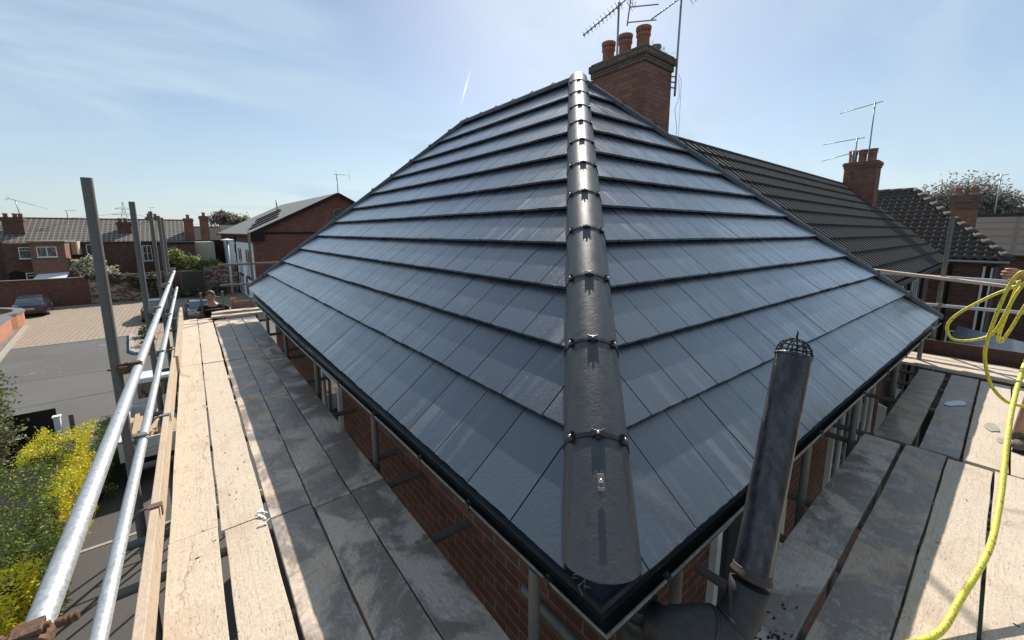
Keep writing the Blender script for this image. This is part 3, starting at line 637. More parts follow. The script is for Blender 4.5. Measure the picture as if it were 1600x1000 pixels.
# ---------------------------------------------------------------- scaffold boards (each a thing)
def board(a, b, c, z, along, label, mat='board_dry', w=.225, th=.038, tilt=0., band=True, group='scaffold boards laid as the platform', name='scaffold_board'):
    # along: 'y' -> centre x=c, from y=a..b ; 'x' -> centre y=c, from x=a..b
    L = abs(b - a); me = bpy.data.meshes.new(name); bm = bmesh.new(); n = 14; rr = random.Random(hash(label) % 1000 if False else int(a * 100 + c * 777))
    rows = []
    for i in range(n + 1):
        x = -L / 2 + L * i / n; sag = .004 * math.sin(rr.random() * 6) ; wj = rr.uniform(-.0025, .0025)
        ring = [bm.verts.new(p) for p in ((x, -w / 2 + wj, sag - th), (x, w / 2 + wj, sag - th), (x, w / 2 + wj, sag), (x, w * .17, sag + .001), (x, -w * .17, sag + .001), (x, -w / 2 + wj, sag))]
        rows.append(ring)
    for i in range(n):
        for k in range(6): j = (k + 1) % 6; bm.faces.new((rows[i][k], rows[i + 1][k], rows[i + 1][j], rows[i][j]))
    bm.faces.new(rows[0]); bm.faces.new(rows[-1][::-1]); bmesh.ops.recalc_face_normals(bm, faces=bm.faces); bm.to_mesh(me); bm.free()
    me.materials.append(M[mat]); o = bpy.data.objects.new(name, me); S.collection.objects.link(o)
    if along == 'y': o.location = (c, (a + b) / 2, z + ZC); o.rotation_euler = (0, 0, math.pi / 2 + tilt)
    else: o.location = ((a + b) / 2, c, z + ZC); o.rotation_euler = (0, 0, tilt)
    md = o.modifiers.new('bevel', 'BEVEL'); md.width = .003; md.segments = 2; md.limit_method = 'ANGLE'; md.angle_limit = .9
    tag(o, label, 'scaffold board', group); return o
ZB = -1.75
rows = [(-.141, 'outermost row beside the toe board'), (.097, 'second row in from the toe board'), (.343, 'middle row with the shadow edge across it'), (.577, 'shaded row second from the brick wall'), (.811, 'shaded row closest to the brick wall')]
ends = [[-1.1, 2.79, 6.63, 10.2], [-1.2, 2.73, 6.6, 10.15], [-1.2, 2.66, 6.55, 9.75], [-1.25, 2.60, 6.35, 9.75], [-1.2, 2.63, 6.28, 9.75]]
runs = ['nearest length', 'middle length', 'far length']
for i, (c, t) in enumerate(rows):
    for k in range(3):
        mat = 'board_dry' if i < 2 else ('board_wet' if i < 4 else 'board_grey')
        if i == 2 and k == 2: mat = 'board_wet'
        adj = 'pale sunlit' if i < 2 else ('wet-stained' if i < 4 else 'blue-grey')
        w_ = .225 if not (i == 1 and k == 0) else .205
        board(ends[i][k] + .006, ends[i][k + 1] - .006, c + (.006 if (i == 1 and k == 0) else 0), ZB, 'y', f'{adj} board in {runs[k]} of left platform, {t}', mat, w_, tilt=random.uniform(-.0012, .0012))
# right platform
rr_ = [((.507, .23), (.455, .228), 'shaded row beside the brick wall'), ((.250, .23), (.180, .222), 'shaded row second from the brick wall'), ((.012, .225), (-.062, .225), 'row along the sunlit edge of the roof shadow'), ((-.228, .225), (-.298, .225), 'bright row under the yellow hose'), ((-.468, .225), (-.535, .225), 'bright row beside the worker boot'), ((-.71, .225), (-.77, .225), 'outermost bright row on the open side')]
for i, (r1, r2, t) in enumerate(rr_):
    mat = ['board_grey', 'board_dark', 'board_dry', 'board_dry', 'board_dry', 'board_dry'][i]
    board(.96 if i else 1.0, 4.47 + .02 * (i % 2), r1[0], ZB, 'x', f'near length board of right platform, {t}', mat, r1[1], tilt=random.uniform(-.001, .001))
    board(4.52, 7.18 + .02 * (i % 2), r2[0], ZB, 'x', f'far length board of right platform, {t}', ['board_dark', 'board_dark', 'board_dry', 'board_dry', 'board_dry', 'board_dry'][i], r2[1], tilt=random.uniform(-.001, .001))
for k, (x, t) in enumerate([(7.42, 'nearest of three boards crossing the right platform end'), (7.68, 'middle of three boards crossing the right platform end'), (7.93, 'far board crossing the right platform end under the toe board')]):
    board(-1.5, .95 - .02 * k, x, ZB + .035, 'y', f'sunlit board, {t}', 'board_dry', .225)
for k, (y, t) in enumerate([(9.98, 'weathered cross board lying over the far end of left platform'), (10.32, 'pale cross board behind another at the far end of left platform')]):
    board(.2 + .02 * k, 4.1, y, ZB + .062 + .02 * k, 'x', t, 'board_dry', .225)
def edgeboard(p, q, h, t, label, mat):
    p = Vector(p); q = Vector(q); L = (q - p).length; me = bpy.data.meshes.new('toe_board'); bm = bmesh.new(); bmesh.ops.create_cube(bm, size=1)
    for v in bm.verts: v.co = Vector((v.co.x * L, v.co.y * t, v.co.z * h))
    bm.to_mesh(me); bm.free(); me.materials.append(M[mat]); o = bpy.data.objects.new('toe_board', me); S.collection.objects.link(o)
    d = (q - p); o.location = (p + q) / 2 + UP * (ZC + h / 2); o.rotation_euler = (0, -math.asin(d.normalized().z), math.atan2(d.y, d.x))
    b = o.modifiers.new('bevel', 'BEVEL'); b.width = .004; b.segments = 2; tag(o, label, 'toe board', 'toe boards edging the platforms'); return o
edgeboard((-.300, .3, ZB + .005), (-.290, 6.9, ZB + .005), .215, .038, 'long tan toe board on edge along the near left platform', 'toe_wood')
edgeboard((-.262, 6.3, ZB + .01), (-.262, 10.4, ZB + .01), .225, .038, 'pale toe board on edge along the far left platform', 'toe_wood')
edgeboard((8.16, 1.3, ZB - .0), (8.16, -1.5, ZB - .0), .225, .036, 'red-brown toe board across the right platform end', 'toe_brown')
m = newm('board_dry'); m.beam((8.12, 1.9, -.53), (8.12, -.12, -.70), .11, .04); m.build('handrail_plank', None, 'pale timber plank rail tied across the right platform end', 'timber rail', bevel=.004)
edgeboard((.60, 10.66, ZB - .0), (3.2, 10.62, ZB - .02), .225, .036, 'shaded brown toe board behind the far cross boards', 'board_brown')
# toe-board clips belong to the frame
for y, zz_ in ((2.85, 0), (4.3, 0), (6.75, 0), (9.2, 0)):
    m = newm('coupler_steel' if y > 3 else 'board_brown'); t = ZB + .225
    m.box(-.325, -.268, y - .022, y + .022, t - .002, t + .004); m.box(-.268, -.262, y - .022, y + .022, t - .06, t + .004); m.pipe([(-.325, y, t), (-.36, y, t - .01), (-.40, y, t - .06)], .008, 8); m.build('board_clip', sc)
# rubbish and stains on the boards
def flake(name, c, pts, z, mat, label, cat, h=.004):
    m = newm(mat); m.prism([(c[0] + a, c[1] + b, z) for a, b in pts], (0, 0, h)); m.build(name, None, label, cat, bevel=.001)
def blob(r1, r2, n=14, seed=1):
    q = random.Random(seed); return [(math.cos(t) * r1 * q.uniform(.75, 1.1), math.sin(t) * r2 * q.uniform(.7, 1.1)) for t in [2 * math.pi * i / n for i in range(n)]]
def at(x, y, rz, pts): c, s = math.cos(rz), math.sin(rz); return [(a * c - b * s, a * s + b * c) for a, b in pts]
flake('plaster_patch', (6.0, .185), at(0, 0, -.35, blob(.16, .055, 18, 3)), ZB + .0015, 'plaster_flake', 'white plaster smear on the far shaded right board', 'plaster patch', .004)
for k, (x, y, rx, ry, t) in enumerate([(5.5, -.07, .14, .05, 'larger grey damp-looking plaster spot on the sunlit board behind the hose'), (5.2, -.13, .09, .035, 'smaller grey plaster spot on the sunlit board behind the hose')]):
    flake('plaster_patch', (x, y), blob(rx, ry, 12, 7 + k), ZB + .0015, 'concrete', t, 'plaster patch', .003)
m = newm('plaster_flake'); rq = random.Random(4)
for k in range(9):
    c = V(.205 + rq.uniform(-.02, .02), 2.71 + rq.uniform(-.10, .05), ZB + .004); a = rq.uniform(0, 3); d_ = V(math.cos(a), math.sin(a), .2)
    m.beam(c, c + d_ * rq.uniform(.015, .05), rq.uniform(.006, .018), .003, V(.1, .2, 1))
m.build('torn_paper', None, 'scraps of torn white paper at the joint of the left boards', 'paper scraps')
m = newm('soot'); rq = random.Random(9)
for k in range(150):
    g = abs(rq.gauss(0, .5)); a = rq.uniform(0, 6.28); x = 1.72 + math.cos(a) * g * .30; y = .45 + math.sin(a) * g * .14
    if .40 < y < .61 : m.prism([(x + px_, y + py_, ZB + .002) for px_, py_ in blob(rq.uniform(.002, .012), rq.uniform(.002, .009), 6, k)], (0, 0, rq.uniform(.001, .006)))
m.build('tar_crumbs', None, 'black tar crumbs scattered on the board below the vent pipe', 'debris', kind='stuff')
m = newm('soot'); rq = random.Random(12)
for k in range(46):
    x, y = rq.choice([(rq.uniform(-.25, .22), rq.uniform(.6, 6)), (rq.uniform(1.8, 7), rq.uniform(-.9, .12))]); a = rq.uniform(0, 3)
    m.beam((x, y, ZB + .0045), (x + math.cos(a) * .02, y + math.sin(a) * .02, ZB + .0045), rq.uniform(.002, .005), .0025)
m.build('wood_splinters', None, 'tiny dark splinters scattered over the pale boards', 'debris', kind='stuff')

# ---------------------------------------------------------------- chimneys, pots, aerials
def pot(parent, c, r=.13, h=.47, name='chimney_pot', label=None):
    m = newm('pot_clay'); m.lathe(c, [(r * .95, 0), (r * .9, h * .1), (r * .88, h * .66), (r * 1.02, h * .68), (r * 1.02, h * .73), (r * .94, h * .75), (r * .97, h * .88), (r * 1.08, h * .91), (r * 1.08, h), (r * .86, h), (r * .8, h * .6)], 24)
    o = m.build(name, parent, label)
    k = newm('soot'); k.lathe(V(*c) + UP * (h * .5), [(r * .84, 0), (r * .84, .01)], 18); 
    for i in range(14):
        t = 2 * math.pi * i / 14; e = V(math.cos(t), math.sin(t), 0); k.obox(V(*c) + UP * h * .815 + e * r * .955, (e.cross(UP), e, UP), (.014, .006, .012))
    k.build('vent_slots', o)
    return o
def chimney(x0, x1, y0, y1, z0, z1, label, pots, cap=.06, caph=.2, mat='brick_chimney', capmat='brick_cap', r=.13, h=.47):
    t = thing('chimney', ((x0 + x1) / 2, (y0 + y1) / 2, z0), label, 'chimney')
    m = newm(mat); m.box(x0, x1, y0, y1, z0, z1 - caph); m.build('stack', t)
    m = newm(capmat); m.box(x0 - cap * .5, x1 + cap * .5, y0 - cap * .5, y1 + cap * .5, z1 - caph, z1 - caph * .55); m.box(x0 - cap, x1 + cap, y0 - cap, y1 + cap, z1 - caph * .55, z1); m.build('corbel', t, bevel=.012)
    m = newm('cap_mortar'); m.prism([(x0 - .03, y0 - .03, z1 + .002), (x1 + .03, y0 - .03, z1 + .002), (x1 + .03, y1 + .03, z1 + .002), (x0 - .03, y1 + .03, z1 + .002)], (0, 0, .035)); m.build('flaunching', t, bevel=.02)
    for p in pots: pot(t, (p[0], p[1], z1 + .02), r, h)
    return t
ch = chimney(6.64, 7.54, 4.5, 5.7, -.2, 3.26, 'large red brick chimney with three clay pots rising behind the new roof', [(6.97, 4.78), (6.97, 5.18), (6.97, 5.58)], caph=.24)
m = newm('lead'); m.lathe((7.4, 4.78, 3.26), [(.085, 0), (.08, .02), (.08, .24), (.1, .25), (.1, .29), (.07, .29)], 18); m.build('flue_terminal', ch)
m = newm('debris_pale'); rq = random.Random(2)
for k in range(70):
    c = V(7.05 + rq.uniform(-.3, .4), 4.55 + rq.uniform(-.1, .15), 3.31); m.beam(c, c + V(rq.uniform(-.06, .06), rq.uniform(-.06, .06), rq.uniform(0, .07)), .004, .003)
m.build('dry_grass', ch)
def aerial(name, base, top, boomdir, blen, nel, elw, label, reflector=True, r=.018, eldir=None, dense=False):
    t = thing(name, base, label, 'aerial', 'television aerials')
    m = newm('alum'); m.pipe([base, top], r, 10); m.build('mast', t)
    b = Vector(boomdir).normalized(); p0 = Vector(top) - UP * .06 - b * blen * .18; p1 = p0 + b * blen; e = Vector(eldir) if eldir else b.cross(UP).normalized()
    m = newm('alum'); m.pipe([p0, p1], r * .6, 8); m.build('boom', t)
    m = newm('alum'); f = b.cross(e).normalized()
    for i in range(nel):
        p = p0.lerp(p1, .14 + .86 * i / max(1, nel - 1)); w = elw * (1 - .35 * i / nel); 
        if dense:
            for a_ in (.75, -.75): 
                dd = (e * math.cos(a_) + f * math.sin(a_)); m.pipe([p - dd * w * .5, p + dd * w * .5], r * .22, 5)
            m.obox(p, (b, e, f), (.018, .02, .02))
        else: m.pipe([p - e * w / 2, p + e * w / 2], r * .3, 6)
    m.build('elements', t)
    if reflector:
        m = newm('alum')
        for k in (-1, 1): 
            for j in range(4): z = p0 + f * (.05 + .05 * j) * k - b * .02 * j; m.pipe([z - e * elw * .6, z + e * elw * .6], r * .25, 5)
            m.pipe([p0 - e * elw * .5 * k, p0 - e * elw * .5 * k + f * .22], r * .25, 5)
        m.build('reflector', t)
    return t
a1 = aerial('tv_aerial', V(7.3, 5.62, 3.0), V(7.3, 5.62, 4.62), (-.55, .72, -.62), 1.02, 11, .22, 'tall aerial with dense cross elements behind the left clay pot', True, .022, dense=True)
m = newm('alum')
m.pipe([V(7.3, 5.40, 4.10), V(7.3, 5.25, 5.2)], .014, 8)
for j in range(4): z = V(7.3, 5.39 - .03 * j, 4.16 + .27 * j); m.pipe([z, z + V(.36, -.42, 0)], .012, 6)
m.build('dipole_array', a1)
aerial('tv_aerial', V(7.62, 4.46, 2.6), V(7.66, 4.46, 4.42), (-.55, .55, -.52), .78, 12, .13, 'slim mast aerial strapped to the right corner of the big chimney', True, .02)
m = newm('black_plastic')
for z in (2.85, 2.95, 2.75): m.pipe([V(7.54, 4.5, z), V(7.64, 4.46, z)], .012, 6)
m.build('mast_bracket', ch)
m = newm('white_plastic')
pts = [V(7.66, 4.42, 2.9), V(7.72, 4.42, 2.6), V(7.62, 4.44, 2.35), V(7.70, 4.42, 2.0), V(7.66, 4.44, 1.4)]
m.pipe(pts, .006, 6); m.pipe([V(7.64, 4.42, 3.0), V(7.76, 4.42, 2.9), V(7.78, 4.42, 2.0), V(7.72, 4.42, 1.3)], .005, 6); m.build('aerial_cable', ch)

# ---------------------------------------------------------------- neighbouring terrace (right)
def gable_courses(m, x0, x1, ey, ez, ry, rz, n, t=.05, per=.31, rib=.055):      # stepped courses with downslope ribs
    a = V(0, ry - ey, rz - ez); L = a.length; w = a.normalized(); nn = V(0, -(rz - ez), ry - ey).normalized()
    if nn.z < 0: nn = -nn
    prof = []; k = int((x1 - x0) / per)
    for i in range(k): prof += [(x0 + per * i, 0), (x0 + per * (i + .30), 0), (x0 + per * (i + .48), rib), (x0 + per * (i + .80), rib)]
    prof.append((x0 + per * k, 0))
    rq_ = random.Random(3)
    for c in range(n):
        s0 = L * c / n; s1 = L * (c + 1) / n + .05; p = V(0, ey, ez); b = len(m.v); q_ = len(prof)
        jit = [rq_.uniform(-.006, .006) for _ in prof]
        m.v += [p + w * (s0 + jt) + nn * (t + h) + V(x, 0, 0) for (x, h), jt in zip(prof, jit)] + [p + w * s1 + nn * (.005 + h) + V(x, 0, 0) for x, h in prof] + [p + w * s0 + nn * (t - .03) + V(x, 0, 0) for x, h in prof]
        for i in range(q_ - 1): m.r = (.0, .35, 1., .35)[i % 4] * rq_.uniform(.8, 1); m.face((b + i, b + i + 1, b + q_ + i + 1, b + q_ + i)); m.r = 0; m.face((b + 2 * q_ + i, b + 2 * q_ + i + 1, b + i + 1, b + i))
nb = thing('terraced_house', (15, 4, G), 'neighbouring brick terrace under dark ribbed tiles, right of the new roof', 'house')
m = newm('rib_tile'); gable_courses(m, 5.6, 23.6, 1.62, -1.16, 5.0, 2.02, 10); gable_courses(m, 5.6, 23.6, 8.4, -1.16, 5.0, 2.02, 10); m.build('roof', nb)
m = newm('rib_tile')
for k in range(36):
    x = 5.6 + .5 * k; m.lathe((x, 5.0, 2.0), [(.10, 0), (.11, .01), (.11, .47), (.105, .495)], 12, (1, 0, 0))
m.build('ridge_tiles', nb)
m = newm('brick_brown'); m.box(7.5, 23.4, 2.0, 8.0, G, -1.15); m.prism([(23.4, 2.0, -1.15), (23.4, 8, -1.15), (23.4, 5, 1.9)], (-.2, 0, 0)); m.build('wall', nb)
m = newm('gutter_black'); m.box(7.6, 23.6, 1.52, 1.64, -1.27, -1.17); m.pipe([(17.5, 1.9, G), (17.5, 1.9, -1.5), (17.5, 1.6, -1.25)], .045, 10); m.pipe([(20.5, 1.9, G), (20.5, 1.9, -1.5), (20.5, 1.6, -1.25)], .045, 10); m.build('gutter', nb)
for x in (10.2, 13.0, 16.4, 19.5): window(nb, (x, 1.985, -2.2), (0, -1, 0), 1.1, 1.2, 2)
for x in (11.5, 15.0, 18.5): window(nb, (x, 1.985, -4.8), (0, -1, 0), 1.1, 1.4, 2)
ch2 = chimney(22.2, 22.95, 3.86, 4.93, .6, 2.86, 'red brick chimney with three broken-topped pots on the dark ribbed terrace roof', [(22.5, 4.1), (22.5, 4.42), (22.5, 4.74)], caph=.22, capmat='brick_chimney', r=.15, h=.52)
aerial('tv_aerial', V(22.3, 4.2, 2.5), V(22.25, 4.2, 5.2), (-.3, .95, -.2), 1.35, 6, .12, 'tall single mast aerial on the far brick chimney', False, .025)
aerial('tv_aerial', V(22.2, 4.62, 2.2), V(22.2, 4.62, 3.9), (-.2, .95, -.08), 1.35, 6, .12, 'shorter upper aerial left of the far brick chimney', False, .025)
aerial('tv_aerial', V(22.2, 4.7, 2.4), V(22.2, 4.7, 3.35), (-.2, .95, -.22), 1.3, 6, .12, 'lowest aerial pointing left from the far brick chimney', False, .025)

# pantile wing behind: hipped, eave along y
def pantile_face(m, face, cw=.27, chh=.31, t=.05):
    P0, P1 = face[0], face[1]; u = (P1 - P0).normalized(); n = u.cross(face[-1] - P0).normalized()
    if n.z < 0: n = -n
    w = n.cross(u)
    if w.z < 0: w = -w
    pl = [((p - P0).dot(u), (p - P0).dot(w)) for p in face]; L = max(p[0] for p in pl); Hh = max(p[1] for p in pl)
    a = sum(pl[i][0] * pl[(i + 1) % len(pl)][1] - pl[(i + 1) % len(pl)][0] * pl[i][1] for i in range(len(pl)))
    if a < 0: pl = pl[::-1]
    inside = lambda x, y: all((pl[(i + 1) % len(pl)][0] - pl[i][0]) * (y - pl[i][1]) - (pl[(i + 1) % len(pl)][1] - pl[i][1]) * (x - pl[i][0]) >= -.02 for i in range(len(pl)))
    prof = [(0, .0), (.12, .0), (.22, .015), (.32, .055), (.45, .075), (.58, .055), (.68, .015), (.78, 0), (1, 0)]
    for c in range(int(Hh / chh) + 1):
        for k in range(int(L / cw) + 1):
            if not inside((k + .5) * cw, (c + .5) * chh): continue
            v0 = c * chh; v1 = v0 + chh + .04; m.r = random.random()
            lo = [P0 + u * ((k + a_) * cw) + w * v0 + n * (h_ + t) for a_, h_ in prof]; hi = [P0 + u * ((k + a_) * cw) + w * v1 + n * (h_ + .005) for a_, h_ in prof]
            ba = [P0 + u * ((k + a_) * cw) + w * v0 + n * (h_ + t - .04) for a_, h_ in prof]
            b = len(m.v); q_ = len(prof); m.v += lo + hi + ba
            for i in range(q_ - 1): m.face((b + i, b + i + 1, b + q_ + i + 1, b + q_ + i), True); m.face((b + 2 * q_ + i, b + 2 * q_ + i + 1, b + i + 1, b + i))
wing = thing('terraced_house', (27, 2, G), 'brick house wing under bold grey-brown pantiles with a hipped end', 'house')
WE = [V(24.9, 7.0, -1.13), V(24.9, -.0, -1.13)]; WR = [V(28.7, 7.0, 2.02), V(28.7, 3.45, 2.02)]
m = newm('pantile'); pantile_face(m, [WE[1], WE[0], WR[0], WR[1]]); m.build('roof', wing)
m = newm('plain_slate'); m.poly([WE[1], V(32.4, 0, -1.13), WR[1]]); 
m.poly([V(32.4, 0, -1.13), V(32.4, 7, -1.13), WR[0], WR[1]]); m.build('hip_slope', wing)
m = newm('pantile'); p = WE[1]; q_ = WR[1]
for k in range(13): a_ = p.lerp(q_, k / 13); b_ = p.lerp(q_, (k + 1.08) / 13); m.pipe([a_ + UP * .07, b_ + UP * .05], .13, 10)
for k in range(8): a_ = WR[1].lerp(WR[0], k / 8); b_ = WR[1].lerp(WR[0], (k + 1) / 8); m.pipe([a_ + UP * .05, b_ + UP * .05], .13, 10)
m.build('hip_tiles', wing)
m = newm('brick_brown'); m.box(25.25, 32, .35, 6.9, G, -1.14); m.build('wall', wing)
m = newm('alum'); m.pipe([(24.82, 6.6, -1.2), (24.82, .02, -1.2)], .055, 8); m.build('gutter', wing)
m = newm('gutter_black'); m.pipe([(24.9, 1.55, -1.2), (25.15, 1.55, -1.45), (25.18, 1.55, G)], .05, 8); m.pipe([(25.0, .1, -1.2), (25.2, .5, -1.45), (25.2, .5, G)], .05, 8); m.build('downpipe', wing)
m = newm('white_plastic'); m.box(25.19, 25.25, .40, .48, -4.6, -1.4); m.box(25.19, 25.25, .60, .67, -4.6, -1.4); m.build('window', wing)
window(wing, (25.24, 1.05, -4.9), (-1, 0, 0), .7, 1.4, 1)
# further roofs on the right
def simple_house(name, x0, x1, y0, y1, ez, rz, axis, label, roofmat, wallmat, hip=0., windows=(), parts=(), group=None, ov=.25):
    t = thing(name, ((x0 + x1) / 2, (y0 + y1) / 2, G), label, 'house', group)
    m = newm(wallmat); m.box(x0, x1, y0, y1, G, ez)
    if axis == 'x': cy = (y0 + y1) / 2; m.prism([(x0, y0, ez), (x0, y1, ez), (x0, cy, rz - .12)], (.02, 0, 0)); m.prism([(x1, y0, ez), (x1, y1, ez), (x1, cy, rz - .12)], (-.02, 0, 0))
    else: cx_ = (x0 + x1) / 2; m.prism([(x0, y0, ez), (x1, y0, ez), (cx_, y0, rz - .12)], (0, .02, 0)); m.prism([(x0, y1, ez), (x1, y1, ez), (cx_, y1, rz - .12)], (0, -.02, 0))
    m.build('wall', t)
    m = newm(roofmat)
    X0, X1, Y0, Y1 = x0 - ov * (axis == 'y' or hip > 0), x1 + ov * (axis == 'y' or hip > 0), y0 - ov * (axis == 'x' or hip > 0), y1 + ov * (axis == 'x' or hip > 0)
    th = .08
    if axis == 'x':
        cy = (y0 + y1) / 2
        for (ya, sg) in ((Y0, 1), (Y1, -1)): m.prism([(X0, ya, ez - .1), (X1, ya, ez - .1), (X1 - hip, cy, rz), (X0 + hip, cy, rz)][::sg], (0, 0, th))
        m.box(X0 + hip, X1 - hip, cy - .09, cy + .09, rz + .0, rz + .12)
    else:
        cx_ = (x0 + x1) / 2
        for (xa, sg) in ((X0, -1), (X1, 1)): m.prism([(xa, Y0, ez - .1), (xa, Y1, ez - .1), (cx_, Y1 - hip, rz), (cx_, Y0 + hip, rz)][::sg], (0, 0, th))
        m.box(cx_ - .09, cx_ + .09, Y0 + hip, Y1 - hip, rz, rz + .12)
    if hip:
        if axis == 'x':
            cy = (y0 + y1) / 2; m.prism([(X0, Y0, ez - .1), (X0, Y1, ez - .1), (X0 + hip, cy, rz)], (0, 0, th)); m.prism([(X1, Y0, ez - .1), (X1, Y1, ez - .1), (X1 - hip, cy, rz)], (0, 0, th))
        else:
            cx_ = (x0 + x1) / 2; m.prism([(X0, Y0, ez - .1), (X1, Y0, ez - .1), (cx_, Y0 + hip, rz)], (0, 0, th)); m.prism([(X0, Y1, ez - .1), (X1, Y1, ez - .1), (cx_, Y1 - hip, rz)], (0, 0, th))
    m.build('roof', t)
    for w in windows: window(t, *w)
    return t
simple_house('terraced_house', 34, 40.5, -4.6, 5.0, -1.2, .95, 'y', 'hipped brick house with weathered brown tiles behind the pantile wing', 'row_tile', 'brick_brown', hip=3.2)
simple_house('terraced_house', 46, 54, -7.5, 3.2, -1.0, 1.0, 'y', 'farther brown tiled house right of the grey-capped chimney', 'row_tile', 'brick_brown', hip=0)
simple_house('terraced_house', 60, 68, -10, 8, -1.0, 1.2, 'y', 'most distant dark roofed house at the right edge', 'rib_tile', 'brick_brown', hip=0)
ch3 = chimney(33.6, 34.4, 1.46, 2.5, -.2, 2.0, 'soot-grey brick chimney with two orange pots behind the pantile hip', [(34, 1.72), (34, 2.3)], cap=.08, caph=.75, mat='brick_chimney', capmat='brick_cap', r=.15, h=.4)
aerial('tv_aerial', V(40, 1.0, -.5), V(40, 1.0, 3.55), (-.1, .98, -.09), 1.7, 5, .1, 'thin aerial in front of the large bare tree', False, .03)
chimney(50, 50.7, -.9, .1, .4, 1.85, 'squat dark chimney on the farthest brown roof', [(50.3, -.4)], cap=.08, mat='brick_cap', r=.16, h=.35)
# yard things behind the right platform
m = newm('fence_timber')
for k in range(30): m.box(10.5 + .14 * k, 10.63 + .14 * k, -1.32, -1.30, G, -4.6)
m.build('garden_fence', None, 'close-boarded timber fence in the yard beyond the right platform', 'fence')
t = thing('lean_to', (19, -.6, G), 'lean-to with a pale blue-grey corrugated roof in the right yard', 'lean-to')
m = newm('alum'); 
for k in range(24): m.pipe([(16 + .2 * k, .9, -3.3), (16 + .2 * k, -1.6, -3.75)], .06, 8)
m.build('roof', t); m = newm('brick_brown'); m.box(16.1, 20.6, -1.4, .8, G, -3.8); m.build('wall', t)
rq = random.Random(5); m = newm('debris_pale')
for k in range(60):
    c = V(13 + rq.uniform(-1.5, 1.5), -1.2 + rq.uniform(-1.4, 1.4), G + rq.uniform(.05, .5)); a = rq.uniform(0, 3); m.beam(c, c + V(math.cos(a), math.sin(a), rq.uniform(-.2, .3)) * rq.uniform(.2, .8), .08, .05)
m.build('rubble_heap', None, 'heap of broken timber and rubble in the right yard', 'rubble', kind='stuff')

# ---------------------------------------------------------------- hall with white arched mural wall
C0 = V(4.2, 40, 0); dH = V(-1.05, 22, 0).normalized(); gH = V(dH.y, -dH.x, 0); LH = 22.; WH = 14.1
def hp(w, l, z): return C0 + gH * w + dH * l + UP * z
hall = thing('hall', hp(7, 11, G), 'red brick gabled hall with a white mural panel of arched windows', 'hall')
m = newm('brick_hall'); m.prism([hp(0, 0, G), hp(WH, 0, G), hp(WH, LH, G), hp(0, LH, G)], (0, 0, -.2 - G))
m.prism([hp(0, 0, -.2), hp(WH, 0, -.2), hp(WH / 2, 0, 3.35)], dH * .3); m.prism([hp(0, LH - .3, -.2), hp(WH, LH - .3, -.2), hp(WH / 2, LH - .3, 3.35)], dH * .3); m.build('wall', hall)
m = newm('hall_roof')
for s_ in (0, 1):
    w0 = -.35 if s_ == 0 else WH + .35; pts = [hp(w0, -.3, -.30), hp(w0, LH + .3, -.30), hp(WH / 2, LH + .3, 3.48), hp(WH / 2, -.3, 3.48)]
    m.prism(pts if s_ else pts[::-1], (0, 0, .12))
m.build('roof', hall)
m = newm('soot'); sl_ = V(0, 0, 0); nrm_ = (hp(1, 0, 3.78 / 7.4) - hp(0, 0, 0)).normalized(); nr = nrm_.cross(dH); nr = nr if nr.z > 0 else -nr
for (w, l) in ((1.5, 3.6), (2.2, 6.5), (3.0, 9.5), (3.6, 12.4)):
    zc_ = -.18 + (w + .35) * 3.78 / 7.4 + .05; o_ = newm('soot'); o_.obox(hp(w, l, zc_), (dH, nrm_, nr), (.45, 1.3, .06)); o_.build('roof_light', hall)
m = newm('soot')      # barge boards + gutters
m.beam(hp(-.35, -.32, -.30), hp(WH / 2, -.32, 3.46), .06, .3); m.beam(hp(WH + .35, -.32, -.30), hp(WH / 2, -.32, 3.46), .06, .3); m.beam(hp(-.42, -.3, -.30), hp(-.42, LH, -.30), .14, .12); m.build('bargeboard', hall)
m = newm('soot'); m.obox(hp(.25, -.16, -.45), (gH, dH, UP), (.55, .14, .35)); m.obox(hp(WH / 2, -.02, -.12), (gH, dH, UP), (WH / 2 - .8, .05, .09)); m.build('kneeler', hall)
m = newm('cap_mortar'); m.lathe(hp(7.05, -.02, 1.65) + gH * 0, [(.55, 0), (.55, .03), (.42, .03), (.42, 0)], 24, -dH); m.build('round_vent', hall)
m = newm('soot'); m.pipe([hp(-.09, 1.2, -.35), hp(-.09, 1.2, G)], .07, 8); m.pipe([hp(-.09, 9.8, -.35), hp(-.09, 9.8, G)], .07, 8); m.build('downpipe', hall)
m = newm('brick_brown'); m.obox(hp(0, LH * .5, 0), (gH, dH, UP), (.01, .01, .01)); 
pan = newm('mural_white'); pan.obox(hp(-.03, 10, -3.55), (gH, dH, UP), (.03, 9.6, 2.55)); pn = pan.build('mural_panel', hall)
def arch(l, z, w, h, depth=.07, mat='mural_brown', rest=None, par=None):
    m = newm(mat); pts = [hp(-depth, l - w / 2, z), hp(-depth, l + w / 2, z)] + [hp(-depth, l + math.cos(t) * w / 2, z + h - w / 2 + math.sin(t) * w / 2) for t in [math.pi * i / 8 for i in range(9)]]
    m.prism(pts, gH * .02)
    if rest:
        o_ = m.build('arched_window', par); m = newm('mural_dark')
        for e in (-.4, .4): m.obox(hp(-depth, l + w * e, z - rest / 2), (gH, dH, UP), (.012, .035, rest / 2))
        m.obox(hp(-depth - .02, l, z - rest - .12), (gH, dH, UP), (.05, w * .8, .12))
        m.build('painted_sill', o_)
    else: m.build('arched_window', par)
for l in (3.3, 7.6): 
    arch(l - .55, -2.75, .85, 1.2, rest=1.3, par=hall); arch(l + .55, -2.75, .85, 1.2, rest=1.3, par=hall)
arch(10.6, -2.2, .8, 1.0, par=hall); window(hall, hp(-.09, 16.2, -2.1), -gH, 1.3, 1.9, 2); 
for l in (1.6, 5.0, 12.5): arch(l, -5.95, 1.3, 1.75, par=hall)
